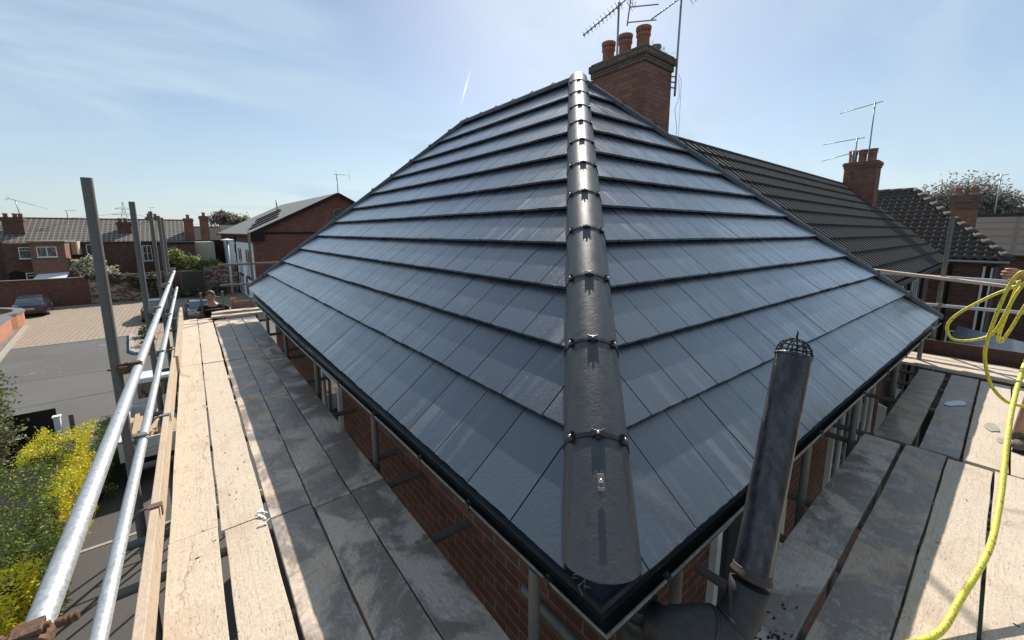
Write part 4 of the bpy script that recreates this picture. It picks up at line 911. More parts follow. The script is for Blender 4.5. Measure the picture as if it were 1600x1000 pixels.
for l in (7.2, 8.1, 9.0, 15.5): arch(l, -6.0, .5, 1.7, mat='mural_dark', par=hall)
t = aerial('tv_aerial', hp(WH / 2, -.3, 3.2), hp(WH / 2, -.3, 5.3), (1, -.3, 0), 1.3, 2, 1.1, 'H-shaped aerial on the apex of the brick hall gable', False, .035, eldir=(0, 0, 1))
m = newm('alum'); m.pipe([hp(4.4, 12, 1.7), hp(4.4, 12, 3.5)], .08, 8); m.build('flue', hall)

# ---------------------------------------------------------------- terraces across the court
def stack(t, x0, x1, y0, y1, z0, z1, pots, mat='brick_brown'):
    m = newm(mat); m.box(x0, x1, y0, y1, z0, z1); m.box(x0 - .07, x1 + .07, y0 - .07, y1 + .07, z1 - .35, z1 - .1); o = m.build('chimney', t)
    for px_ in pots: k = newm('pot_clay'); k.lathe((px_, (y0 + y1) / 2, z1), [(.16, 0), (.15, .3), (.19, .34), (.19, .42), (.12, .42)], 12); k.build('chimney_pot', o)
T = []
for (x0, x1, lb) in ((-21, -13.2, 'terraced house at the far left under gridded brown tiles'), (-13.2, -9.4, 'terraced house with the two-storey rear extension and white lean-to'), (-9.4, -5.4, 'terraced house right of the cream party wall, behind white magnolia'), (-5.4, -.4, 'end terraced house seen between the scaffold poles')):
    T.append(simple_house('terraced_house', x0 + .002, x1 - .002, 60, 68.2, -1.0, 1.35, 'x', lb, 'grid_tile', 'brick_brown', group='row of terraced houses'))
stack(T[0], -13.9, -12.55, 61.0, 61.9, -.6, 1.35, [-13.7, -13.1, -12.75]); stack(T[2], -6.0, -4.85, 61.2, 62, -.4, 1.05, [-5.75, -5.3]); stack(T[3], -3.9, -2.6, 66, 66.6, .5, 1.75, [-3.6, -3.0])
# rear extensions
m = newm('brick_brown'); m.box(-13.3, -11.45, 57.2, 59.99, G, -1.05); m.build('rear_extension', T[0]); window(T[0], (-11.98, 57.18, -1.95), (0, -1, 0), .75, 1.05, 1, glass='curtain_glass', top=.3); window(T[0], (-11.75, 57.18, -4.2), (0, -1, 0), .85, .8, 1, top=.35)
m = newm('soot'); m.prism([(-13.2, 57.15, -4.9), (-12.2, 57.15, -4.9), (-12.2, 57.15, -3.8), (-12.5, 57.15, -3.6), (-12.9, 57.15, -3.6), (-13.2, 57.15, -3.8)], (0, .04, 0)); m.build('dark_opening', T[0])
m = newm('brick_orange'); m.box(-11.43, -9.25, 56, 59.99, G, -1.0); m.build('rear_extension', T[1]); window(T[1], (-10.4, 55.98, -1.85), (0, -1, 0), 1.25, .95, 2, glass='curtain_glass')
m = newm('cap_mortar'); m.box(-11.5, -9.15, 55.8, 60, -1.0, -.86); m.build('flat_roof', T[1])
m = newm('render_cream'); m.box(-9.24, -8.75, 58.5, 60, -2.3, -.95); m.build('party_wall', T[1]); m = newm('render_peach'); m.box(-9.2, -8.8, 58.3, 58.5, -2.2, -1.05); m.build('rendered_patch', T[1])
m = newm('plaster_flake'); m.prism([(-11.35, 54.2, -4.42), (-9.2, 54.2, -4.25), (-9.2, 56, -3.85), (-11.2, 56, -3.95)], (0, 0, .06)); m.build('lean_to_roof', T[1])
m = newm('brick_brown'); m.prism([(-9.2, 55.9, G), (-9.2, 56.2, G), (-7.2, 56.2, G), (-7.2, 55.9, G)], (0, 0, 3.0)); m.prism([(-9.2, 55.9, -3.25), (-8.0, 55.9, -3.25), (-9.2, 55.9, -2.4)], (0, .3, 0)); m.build('garden_wall', T[1])
window(T[2], (-8.0, 59.97, -2.0), (0, -1, 0), .8, 1.4, 1); window(T[3], (-3.75, 59.97, -2.35), (0, -1, 0), .75, 1.7, 2, top=.5)
lo = simple_house('terraced_house', -.38, 3.2, 62, 68, -1.0, .55, 'x', 'lower dark-roofed house with two tall chimney stacks', 'rib_tile', 'brick_brown', group='row of terraced houses')
stack(lo, -.35, .55, 60.6, 61.6, -1.2, 1.55, [.1], 'brick_chimney'); stack(lo, 1.15, 2.0, 60.6, 61.6, -1.2, 1.85, [1.6], 'brick_chimney')
m = newm('brick_brown'); m.box(-3.0, .4, 56.5, 62, G, -1.3); m.build('rear_extension', lo); m = newm('render_cream'); m.box(.42, 2.2, 57.5, 61.9, G, -1.15); m.build('rendered_extension', lo); m = newm('soot'); m.box(-3.1, .45, 56.4, 62, -1.3, -1.1); m.build('flat_roof', lo)
fr_ = simple_house('terraced_house', 3.25, 11, 62, 70, -1.0, .9, 'x', 'brown roofed house with a skylight left of the hall', 'row_tile', 'brick_brown', group='row of terraced houses')
m = newm('plaster_flake'); m.prism([(4.3, 63.4, -.42), (5.6, 63.4, -.42), (5.6, 64.8, .12), (4.3, 64.8, .12)], (0, -.03, .06)); m.build('skylight', fr_)
aerial('tv_aerial', V(-12.7, 61.4, 1.3), V(-12.9, 61.4, 3.1), (.95, 0, -.35), 2.6, 6, .5, 'long aerial on the far left chimney', True, .035); aerial('tv_aerial', V(-9.9, 63.5, 1.2), V(-9.9, 63.5, 2.3), (.8, 0, 0), .9, 5, .35, 'small aerial on the terrace ridge left of the near pole', False, .035)
aerial('tv_aerial', V(-3.2, 64, .8), V(-3.2, 64, 2.9), (.6, 0, 0), .6, 3, .4, 'small aerial on the end terrace ridge', False, .035)

# boundary wall with ivy, fence panel
bw = thing('boundary_wall', (-8, 50, G), 'long old brick boundary wall behind the parking court', 'wall')
m = newm('brick_old'); m.box(-30, -7.2, 50, 50.3, G, -3.95); m.build('brickwork', bw, 'clean red section'); m = newm('brick_flaking'); m.box(-7.2, -3.4, 50.01, 50.3, G, -3.8); m.box(.85, 4.1, 50.01, 50.3, G, -3.4); m.build('brickwork', bw, 'pale flaking limewashed section')
m = newm('brick_brown'); m.box(-3.4, .85, 50.02, 50.3, G, -3.75); m.build('brickwork', bw)
m = newm('cap_mortar'); m.box(-30, -7.2, 49.93, 50.37, -3.95, -3.88); m.build('coping', bw)
fp = thing('fence_panel', (-.05, 49.7, G), 'grey framed timber fence panel against the old wall', 'fence panel')
m = newm('fence_timber'); m.box(-1.02, -.92, 49.65, 49.75, G, -3.7); m.box(.80, .90, 49.65, 49.75, G, -3.7); m.box(-.92, .80, 49.66, 49.74, -3.86, -3.78); m.box(-.92, .80, 49.62, 49.74, -6.0, -5.65); m.build('frame', fp)
m = newm('slat_timber')
for k in range(12): m.box(-.92, .80, 49.68 + (k % 2) * .015, 49.70 + (k % 2) * .015, -5.65 + k * .15, -5.53 + k * .15)
m.build('slats', fp)
# planter
pl_ = thing('raised_planter', (-12, 40, G), 'curved orange rendered planter wall with grey coping at the left edge', 'planter')
def arcw(r0, r1, z0, z1, mat, name):
    m = newm(mat); cxp, cyp = -12.6, 41.5; outer = []; inner = []
    path = [(-8.75 - .0, 30.0), (-8.95, 36.0), (-9.15, 38.5)] + [(-12.1 + 3.0 * math.cos(t), 40.6 + 3.0 * math.sin(t)) for t in [math.radians(-30 + 15 * i) for i in range(14)]]
    pp = [V(x, y, 0) for x, y in path]
    for i, p in enumerate(pp):
        d = (pp[min(i + 1, len(pp) - 1)] - pp[max(i - 1, 0)]).normalized(); nn = V(d.y, -d.x, 0); outer.append(p + nn * r0); inner.append(p + nn * r1)
    rings = [[o + UP * z0, o + UP * z1, i_ + UP * z1, i_ + UP * z0] for o, i_ in zip(outer, inner)]
    m.loft(rings, True, True, False); m.build(name, pl_)
arcw(0, -.3, G, -5.30, 'orange_render', 'planter_wall'); arcw(.06, -.42, -5.30, -5.18, 'coping', 'coping'); arcw(.03, -.0, -5.36, -5.30, 'concrete', 'drip_course')
m = newm('earth'); m.prism([(-14.6, 31, -5.6), (-9.2, 31, -5.6), (-9.6, 38, -5.6), (-9.9, 40.5, -5.6), (-12, 43, -5.6), (-14.6, 42, -5.6)], (0, 0, .05)); m.build('soil', pl_)
# brick tree bed by the court with two clipped shrubs
tb = thing('planting_bed', (-2.4, 30, G), 'kerbed paved bed beside the road behind the rails', 'planting bed')
m = newm('concrete'); rb = [(-3.3, 33), (-2.9, 28.3), (-2.6, 27.6), (-1.9, 27.3), (.5, 27.3), (.5, 33)]
for i in range(len(rb) - 1): m.beam((rb[i][0], rb[i][1], G + .06), (rb[i + 1][0], rb[i + 1][1], G + .06), .2, .14)
m.build('kerb', tb); m = newm('pavers'); m.poly([(x, y, G + .09) for x, y in rb]); m.build('paving', tb)

# ---------------------------------------------------------------- foliage
def leaves(name, label, cat, mat, blobs, n, size, parent=None, seed=1, shell=.55, stems=None, flat=.0, group=None, mats=None, kind=None, stemmat='bark', clump=None):
    q = random.Random(seed); t = parent or thing(name, (blobs[0][0], blobs[0][1], G), label, cat, group)
    m = newm(mat); tot = sum(b[3] * b[4] + b[4] * b[5] + b[3] * b[5] for b in blobs)
    for b in blobs:
        k = int(n * (b[3] * b[4] + b[4] * b[5] + b[3] * b[5]) / tot); cl = []
        nc = clump or max(12, k // 26)
        for i in range(nc):
            z = q.uniform(-.8, 1); a = q.uniform(0, 6.283); rr = math.sqrt(max(0, 1 - z * z)); s_ = q.uniform(shell, 1.04); cl.append(V(rr * math.cos(a) * b[3], rr * math.sin(a) * b[4], z * b[5]) * s_)
        for c_ in cl:
            cr_ = .17 * (b[3] + b[4] + b[5]) / 3 * q.uniform(.6, 1.4)
            for j in range(k // nc):
                p = V(b[0], b[1], b[2]) + c_ + V(q.gauss(0, cr_), q.gauss(0, cr_), q.gauss(0, cr_ * .8))
                d1 = V(q.gauss(0, 1), q.gauss(0, 1), q.gauss(0, .7)).normalized(); d2 = d1.orthogonal().normalized(); d2 = (d2 * math.cos(a) + d1.cross(d2) * math.sin(a)).normalized()
                a = q.uniform(0, 6.28); s1 = size * q.uniform(.6, 1.3); s2 = s1 * .5; m.r = q.random()
                if mats: m.mat(q.choice(mats))
                m.poly([p - d1 * s1, p + d2 * s2, p + d1 * s1, p - d2 * s2])
    m.build('crown' if cat == 'tree' else 'foliage', t)
    if stems:
        m = newm(stemmat)
        for (pts, r0, r1) in stems: m.pipe(pts, [r0 + (r1 - r0) * i / (len(pts) - 1) for i in range(len(pts))], 8)
        m.build('trunk' if cat == 'tree' else 'stems', t)
    return t
def hedge_leaves(name, label, mat, boxes, n, size, seed, dark='leaf_dark', mats=None):
    boxes = [(b[0] - .13, b[1] - .13) + tuple(b[2:]) for b in boxes]
    q = random.Random(seed); t = thing(name, (boxes[0][0], boxes[0][2], G), label, 'hedge'); m = newm(mat)
    tot = sum((b[1] - b[0]) * (b[3] - b[2]) + (b[3] - b[2]) * (b[5] - b[4]) * 2 + (b[1] - b[0]) * (b[5] - b[4]) for b in boxes)
    for (x0, x1, y0, y1, z0, z1) in boxes:
        core = newm('dark_timber'); gx = min(.12, (x1 - x0) * .3); core.box(x0 + gx, x1 - gx, y0 + .12, y1 - .12, z0, z1 - .14); core.build('branches', t)
        ar = (x1 - x0) * (y1 - y0) + (y1 - y0) * (z1 - z0) * 2 + (x1 - x0) * (z1 - z0)
        for i in range(int(n * ar / tot)):
            f = q.random() * ar
            if f < (x1 - x0) * (y1 - y0): p = V(q.uniform(x0, x1), q.uniform(y0, y1), z1)
            elif f < ar - (x1 - x0) * (z1 - z0): p = V(q.choice((x0, x1, x1)), q.uniform(y0, y1), q.uniform(z0, z1))
            else: p = V(q.uniform(x0, x1), y0, q.uniform(z0, z1))
            bum = .15 * math.sin(p.x * 7 + p.y * 3) * math.sin(p.y * 5.3 + p.z * 6) + .05 * math.sin(p.y * 17 + p.x * 11)
            p += V(bum + q.gauss(0, .035), q.gauss(0, .04), bum + q.gauss(0, .035))
            d1 = V(q.gauss(0, 1), q.gauss(0, 1), q.gauss(0, .8)).normalized(); d2 = d1.orthogonal().normalized(); s1 = size * q.uniform(.6, 1.3); m.r = q.random()
            if mats: m.mat(mats(p, q))
            m.poly([p - d1 * s1, p + d2 * s1 * .5, p + d1 * s1, p - d2 * s1 * .5])
    m.build('foliage', t); return t
def gm(p, q): return 'leaf_gold' if q.random() < .92 else 'leaf_green'
hedge_leaves('hedge', 'bright yellow golden privet hedge along the left drive', 'leaf_gold', [(-3.3, -2.22, 6.3, 8.7, G, -4.85), (-2.40, -2.20, 10.3, 12.3, G, -4.80), (-3.05, -2.22, 12.3, 13.4, G, -4.60)], 56000, .021, 3, mats=gm)
def gg(p, q): return 'leaf_green' if q.random() < .96 else 'leaf_gold'
hedge_leaves('hedge', 'clipped green hedge behind the golden privet', 'leaf_green', [(-5.6, -2.42, 8.7, 12.5, G, -4.76), (-2.42, -2.21, 8.7, 10.3, G, -4.82)], 62000, .024, 4, mats=gg)
hedge_leaves('hedge', 'low dark green hedge between the golden privet and the drive', 'leaf_green', [(-2.3, -1.95, 12.6, 16.0, G, -5.35)], 12000, .026, 6)
leaves('shrub', 'tall grey-green shrub at the left edge by the road', 'shrub', 'leaf_grey', [(-5.35, 16.6, -4.6, .95, .9, 1.25), (-4.9, 15.6, -5.3, .8, .8, .9), (-5.3, 17.0, -4.0, .7, .7, .7)], 24000, .055, seed=7, stems=[([(-5.2, 16.3, G), (-5.1, 16.2, -5.2), (-4.9, 16.0, -4.4)], .05, .015), ([(-5.3, 16.4, G), (-5.5, 16.6, -5), (-5.6, 16.6, -3.9)], .05, .015)], mats=['leaf_green', 'leaf_grey', 'leaf_grey'])
fb = newm('dark_timber')
for k in range(12): fb.box(-5.0 + .13 * k, -4.873 + .13 * k, 16.55 + .008 * (k % 2), 16.575 + .008 * (k % 2), G, -4.98)
fb.box(-5.0, -3.45, 16.58, 16.62, -5.2, -5.12); fb.build('garden_fence', None, 'short black-brown timber fence by the golden hedge end', 'fence')
m = newm('white_plastic'); m.box(-3.34, -3.22, 15.7, 15.82, G, -5.0); m.box(-3.36, -3.20, 15.68, 15.84, -5.0, -4.96); m.build('gate_post', None, 'short white gate post behind the golden hedge', 'post')
m = newm('fence_timber'); m.box(-3.10, -3.0, 15.9, 16.0, G, -5.05); m.build('timber_post', None, 'short brown timber post beside the white gate post', 'post', bevel=.01)
leaves('magnolia', 'white blossoming magnolia shrub in front of the terraces', 'shrub', 'petal', [(-7.3, 53, -3.2, 1.0, .8, 1.0), (-6.3, 53, -3.9, .9, .8, .7), (-8.0, 53, -2.9, .5, .5, .4)], 2600, .13, seed=11, mats=['petal', 'petal', 'leaf_dark', 'leaf_bright'], stems=[([(-7.3, 53, G), (-7.2, 53, -3.5)], .08, .03)])
leaves('shrub', 'yellow-green shrub mass beside the far end of the guard rail', 'shrub', 'leaf_bright', [(-1.2, 53, -3.0, .8, .9, 1.2), (.1, 53, -3.4, 1.1, .9, .9), (1.5, 53, -3.7, 1.1, .9, .75), (-.6, 52.6, -3.9, .9, .7, .7)], 10500, .11, seed=12, mats=['leaf_bright', 'leaf_bright', 'leaf_green', 'leaf_brown'], stems=[([(0, 53, G), (.1, 53, -4)], .1, .04)])
leaves('shrub', 'dark leaved bush left of the yellow-green shrub', 'shrub', 'leaf_dark', [(-1.6, 52.4, -3.6, .55, .6, .7)], 1500, .11, seed=13, stems=[([(-1.6, 52.4, G), (-1.6, 52.4, -3.8)], .06, .03)])
leaves('ivy', 'brown bare creeper sprawling over the old boundary wall', 'creeper', 'twig', [(-5.2, 49.8, -4.1, 1.5, .3, .35), (-3.4, 49.7, -4.7, 1.2, .3, .9), (-2.3, 49.6, -5.4, .8, .3, .7), (-6.5, 49.9, -3.8, .9, .3, .25)], 5200, .12, seed=14, mats=['twig', 'twig', 'leaf_brown', 'leaf_dark'], stems=[([(-2.9, 49.6, G), (-3.0, 49.6, -5.2), (-3.4, 49.7, -4.4)], .06, .02)])
leaves('shrub', 'low leafy shrubs at the foot of the fence panel', 'shrub', 'leaf_brown', [(-.2, 48.8, -5.9, 1.6, .5, .35), (1.9, 48.6, -5.6, .7, .5, .6)], 2600, .09, seed=15, mats=['leaf_brown', 'twig', 'leaf_dark'], stems=[([(.3, 48.8, G), (.4, 48.8, -5.9)], .05, .02)])
leaves('shrub', 'small clipped shrub casting a round shadow on the kerbed bed', 'shrub', 'leaf_dark', [(-2.5, 31.4, -5.85, .35, .35, .3)], 500, .06, seed=16, stems=[([(-2.5, 31.4, G), (-2.5, 31.4, -5.9)], .04, .02)])
leaves('shrub', 'small shrub nearest the road corner on the kerbed bed', 'shrub', 'leaf_dark', [(-2.35, 29.2, -5.85, .35, .35, .3)], 500, .06, seed=17, stems=[([(-2.35, 29.2, G), (-2.35, 29.2, -5.9)], .04, .02)])
def bigtree(label, x, y, blobs, n, size, mats, seed, trunk=.35, branches=16, group=None):
    q = random.Random(seed); st = []
    top = max(b[2] for b in blobs); st.append(([(x, y, G), (x + .1, y, (G + top) / 2 - 1), (x, y, top - .5)], trunk, trunk * .35))
    for k in range(branches):
        b = q.choice(blobs); a = q.uniform(0, 6.28); rr = q.uniform(.6, .95); e = V(b[0] + math.cos(a) * b[3] * rr, b[1] + math.sin(a) * b[4] * rr, b[2] + q.uniform(-.2, .9) * b[5]); s0 = V(x, y, q.uniform(G + (top - G) * .45, top - 1)); st.append(([s0, s0.lerp(e, .5) + V(0, 0, q.uniform(-.4, .4)), e], trunk * .28, .03))
    return leaves('tree', label, 'tree', mats[0], blobs, n, size, seed=seed, mats=mats, stems=st, shell=.35, group=group)
bigtree('large pale grey bare-branched tree beyond the right-hand roofs', 66, 3.8, [(66, 5.8, 3.0, 2.4, 2.4, 2.2), (66, 3.6, 3.5, 2.5, 2.5, 2.4), (67, 1.6, 2.4, 2.2, 2.3, 1.9), (66, 7.4, 2.2, 1.7, 1.7, 1.5)], 14000, .14, ['blossom', 'blossom', 'twig'], 21, branches=60)
bigtree('brownish domed tree at the right horizon', 80, .6, [(80, 2.0, 1.6, 2.4, 2.6, 1.6), (80, -1.5, 1.3, 2.4, 2.6, 1.6)], 5200, .22, ['leaf_brown', 'twig', 'leaf_brown'], 22)
bigtree('small yellow-green tree at the right frame edge', 62, -1.9, [(62, -1.9, .9, 1.2, 1.3, 1.0)], 2600, .16, ['leaf_bright'], 23, trunk=.2)
bigtree('bare brown tree on the left horizon above the hall roof', 5.2, 90, [(5.0, 90, 2.2, 1.9, 1.8, 1.5), (7.0, 90, 1.8, 1.6, 1.6, 1.2)], 4200, .2, ['leaf_brown', 'twig', 'blossom'], 24, branches=30)
bigtree('green-tinged tree beside the bare brown tree on the left horizon', 8.6, 88, [(8.6, 88, 1.7, 1.3, 1.4, 1.1)], 1800, .2, ['leaf_bright', 'leaf_brown'], 25)

# ---------------------------------------------------------------- lamp post, pylon, wires
t = thing('street_lamp', (2.15, 36, G), 'grey lamp post with a flat disc lantern before the mural wall', 'street lamp')
m = newm('alum'); m.pipe([(2.15, 36, G), (2.15, 36, -.62)], .07, 12); m.build('post', t); m = newm('plaster_flake'); m.lathe((2.15, 36, -.66), [(.06, 0), (.2, .03), (.44, .05), (.42, .07), (.2, .12), (.08, .15), (.02, .16)], 20); m.build('lantern', t)
t = thing('street_lamp', (2.6, 26, G), 'hidden lamp post beside the road', 'street lamp') if False else None
py_ = thing('pylon', (-34.6, 400, G), 'distant lattice electricity pylon on the horizon', 'pylon')
m = newm('pylon_steel'); bx, by = -34.6, 400
def lat(z): return 3.2 - 2.6 * (z + 6) / 27 if z < 14 else .9 - .8 * (z - 14) / 7
zs = [-6, -2, 2, 5, 8, 11, 14, 17, 21]
for i in range(len(zs) - 1):
    a, b = lat(zs[i]), lat(zs[i + 1])
    for sx in (-1, 1): m.pipe([(bx + sx * a, by, zs[i]), (bx + sx * b, by, zs[i + 1])], .14, 4); m.pipe([(bx + sx * a, by, zs[i]), (bx - sx * b, by, zs[i + 1])], .09, 4)
m.build('tower', py_); m = newm('pylon_steel')
for z, w in ((8, 5.0), (12, 6.5), (16, 4.5)): m.pipe([(bx - w, by, z), (bx + w, by, z)], .14, 4); m.pipe([(bx - w, by, z), (bx, by, z + 1.6), (bx + w, by, z)], .1, 4)
m.build('cross_arms', py_)
def wire(a, b, sag, r, lb, n=14):
    a = V(*a); b = V(*b); m = newm('pylon_steel'); m.pipe([a.lerp(b, i / n) - UP * sag * 4 * (i / n) * (1 - i / n) for i in range(n + 1)], r, 5); m.build('power_line', None, lb, 'cable', 'overhead lines from the pylon')
wire((bx + 6.5, by, 12), (120, 470, 10), 8, .09, 'faint overhead line running right from the pylon'); wire((bx - 6.5, by, 12), (-210, 430, 10), 6, .09, 'faint overhead line running left from the pylon')

# ---------------------------------------------------------------- vehicles
def car(name, loc, rz, paint, label, plate='plate_amber'):
    t = thing(name, loc, label, 'car', 'parked cars'); X = V(math.cos(rz), math.sin(rz), 0); Yv = V(-X.y, X.x, 0); L0 = V(*loc)
    P = lambda x, y, z: L0 + X * x + Yv * y + UP * z
    def body(profile, ws, mat, nm, par=t):
        m = newm(mat); rings = []
        for (x, zb, zt, w, rnd) in profile:
            pts = []
            for (fy, fz) in ((-1, 0), (-1, .55), (-.97, .85), (-.88, 1), (.88, 1), (.97, .85), (1, .55), (1, 0)): pts.append(P(x, fy * w, zb + (zt - zb) * fz))
            rings.append(pts)
        m.loft(rings, True, True, True); o = m.build(nm, par); e = o.modifiers.new('es', 'EDGE_SPLIT'); e.split_angle = .7; return o
    b = body([(-2.28, .42, .72, .70, 0), (-2.2, .28, .92, .84, 0), (-1.7, .22, 1.0, .9, 0), (-.9, .2, .98, .91, 0), (.6, .2, .95, .91, 0), (1.1, .2, .92, .9, 0), (1.9, .22, .82, .86, 0), (2.2, .3, .66, .76, 0), (2.28, .4, .58, .66, 0)], 0, paint, 'body')
    body([(-1.75, .95, 1.0, .72, 0), (-1.15, .95, 1.36, .66, 0), (-.5, .95, 1.44, .64, 0), (.3, .95, 1.42, .64, 0), (1.0, .92, .98, .74, 0)], 0, 'glass', 'windows')
    body([(-1.12, 1.36, 1.395, .60, 0), (-.5, 1.40, 1.47, .62, 0), (.25, 1.40, 1.45, .60, 0), (.38, 1.38, 1.39, .58, 0)], 0, paint, 'roof')
    for sx in (-1.35, 1.4):
        for sy in (-1, 1):
            m = newm('tyre'); m.lathe(P(sx, sy * .80 - .1, .32), [(.2, 0), (.31, .01), (.32, .05), (.32, .15), (.31, .19), (.2, .2)], 20, Yv); w = m.build('wheel', t)
            m = newm('rim'); m.lathe(P(sx, sy * .80 + sy * .085, .32), [(.2, 0), (.19, .02), (.05, .012), (.03, .02)], 20, Yv * sy); m.build('rim', w)
    for sy in (-1, 1):
        m = newm('tail_lamp'); m.obox(P(-2.2, sy * .66, .76), (X, Yv, UP), (.06, .17, .07)); m.build('tail_light', t, bevel=.02)
        m = newm('bright_steel'); m.obox(P(2.2, sy * .58, .6), (X, Yv, UP), (.06, .15, .06)); m.build('headlight', t, bevel=.02)
    m = newm(plate); m.obox(P(-2.29, 0, .66), (X, Yv, UP), (.01, .26, .055)); m.build('number_plate', t)
    m = newm('black_plastic'); m.obox(P(-2.27, 0, .38), (X, Yv, UP), (.06, .72, .09)); m.build('bumper', t, bevel=.03)
    return t
car('parked_car', (-9.9, 49.0 - 3.2 + .9, G), math.radians(97), 'paint_navy', 'dark navy saloon parked with its rear to the camera by the brick wall')
car('parked_car', (.15, 36.6, G), math.radians(93), 'paint_blue', 'blue car seen over the platform end behind the climbing worker')
car('parked_car', (-2.25, 38.9, G), math.radians(91), 'paint_black', 'black car hidden mostly behind the scaffold poles', 'plate_white')
tr = thing('tipper_truck', (-1.2, 14.5, G), 'white tipper truck loaded with timber under the scaffold rails', 'truck')
m = newm('truck_white'); x0, x1, y0, y1 = -1.82, -.35, 12.9, 15.6
m.box(x0, x1, y0, y0 + .05, -5.5, -5.05); m.box(x0, x1, y1 - .05, y1, -5.5, -5.05); m.box(x0, x0 + .05, y0 + .05, y1 - .05, -5.5, -5.05); m.box(x1 - .05, x1, y0 + .05, y1 - .05, -5.5, -5.05); m.box(x0, x1, y0, y1, -5.56, -5.5); m.box(x0 + .1, x1 - .1, y0 - .03, y0 - .001, -5.30, -5.27); m.box(x0 + .1, x1 - .1, y0 - .03, y0 - .001, -5.42, -5.39); m.build('bed', tr, bevel=.01)
m = newm('truck_white'); m.prism([(x0 + .05, 15.7, -5.7), (x0 + .05, 17.1, -5.7), (x0 + .05, 17.0, -5.1), (x0 + .05, 16.7, -4.35), (x0 + .05, 15.7, -4.3)], (1.55, 0, 0)); m.build('cab', tr, bevel=.05)
m = newm('glass'); m.box(x0 + .2, x1 - .25, 15.68, 15.70, -4.9, -4.45); m.build('rear_window', tr)
m = newm('soot'); m.box(-1.75, -.45, 13.0, 16.8, -5.8, -5.57); m.build('chassis', tr)
for y in (13.2, 16.3):
    for x in (-1.80, -.6): m = newm('tyre'); m.lathe((x, y, G + .36), [(.2, 0), (.35, .01), (.36, .05), (.36, .2), (.35, .24), (.2, .25)], 18, (1, 0, 0)); m.build('wheel', tr)
for x in (-1.68, -.5): m = newm('tail_lamp'); m.box(x - .06, x + .06, 12.95, 12.99, -5.66, -5.60); m.build('tail_light', tr)
rq = random.Random(8); m = newm('debris_pale')
for k in range(34): x = rq.uniform(-1.7, -.55); y = rq.uniform(13.0, 13.6); a = rq.uniform(-.35, .35); m.beam((x, y, -5.45 + .012 * k), (x + math.sin(a) * 1.6 * .3, min(15.4, y + rq.uniform(.9, 2.2)), -5.42 + .012 * k), .1, .03)
m.build('timber_load', None, 'loose pile of pale timber offcuts in the truck bed', 'timber')

# ---------------------------------------------------------------- people
def skinned(name, verts, edges, radii, mat, root, parent, sub=2, origin=None):
    me = bpy.data.meshes.new(name); o0 = Vector(parent['_o']) if parent is not None else Vector(origin)
    me.from_pydata([tuple(Vector(v) - o0) for v in verts], edges, []); me.materials.append(M[mat])
    o = bpy.data.objects.new(name, me); S.collection.objects.link(o)
    if parent is not None: o.parent = parent
    else: o.location = o0 + UP * ZC
    o['_o'] = tuple(o0)
    md = o.modifiers.new('skin', 'SKIN'); md.use_smooth_shade = True
    me.skin_vertices or None
    sv = me.skin_vertices[0].data if len(me.skin_vertices) else None
    if sv is None:
        bpy.context.view_layer.objects.active = o; bpy.ops.mesh.customdata_skin_add(); sv = me.skin_vertices[0].data
    for i, r in enumerate(radii): sv[i].radius = (r, r) if not isinstance(r, tuple) else r; sv[i].use_root = (i == root)
    sb = o.modifiers.new('sub', 'SUBSURF'); sb.levels = sub; sb.render_levels = sub
    return o
class Fig:
    def __init__(s): s.v = []; s.e = []; s.r = []; s.n = {}
    def add(s, key, p, r, link=None):
        s.n[key] = len(s.v); s.v.append(Vector(p)); s.r.append(r)
        if link is not None: s.e.append((s.n[link], s.n[key]))
    def chain(s, start, items):
        l = start
        for k, p, r in items: s.add(k, p, r, l); l = k
def hand(f, wrist, palm, fwd, sidev, curl, pre, sc=1.):
    w = Vector(palm); fwd = Vector(fwd).normalized(); sidev = Vector(sidev).normalized(); dn = fwd.cross(sidev).normalized() * curl
    f.add(pre + 'palm', w, (.030 * sc, .020 * sc), wrist)
    for i, (o_, l) in enumerate(((-.030, .072), (-.010, .082), (.010, .076), (.029, .060))):
        b = w + fwd * .035 * sc + sidev * o_ * sc; f.add(f'{pre}f{i}a', b, .0115 * sc, pre + 'palm'); m1 = b + (fwd * .8 + dn * .35).normalized() * l * .5 * sc; f.add(f'{pre}f{i}b', m1, .0095 * sc, f'{pre}f{i}a')
        m2 = m1 + (fwd * .25 + dn * .95).normalized() * l * .5 * sc; f.add(f'{pre}f{i}c', m2, .0075 * sc, f'{pre}f{i}b')
    b = w - sidev * .034 * sc - fwd * .005; f.add(pre + 't1', b, .012 * sc, pre + 'palm'); f.add(pre + 't2', b + (fwd * .6 - sidev * .5 + dn * .5).normalized() * .042 * sc, .0105 * sc, pre + 't1'); f.add(pre + 't3', b + (fwd * .9 - sidev * .1 + dn * .8).normalized() * .072 * sc, .008 * sc, pre + 't2')
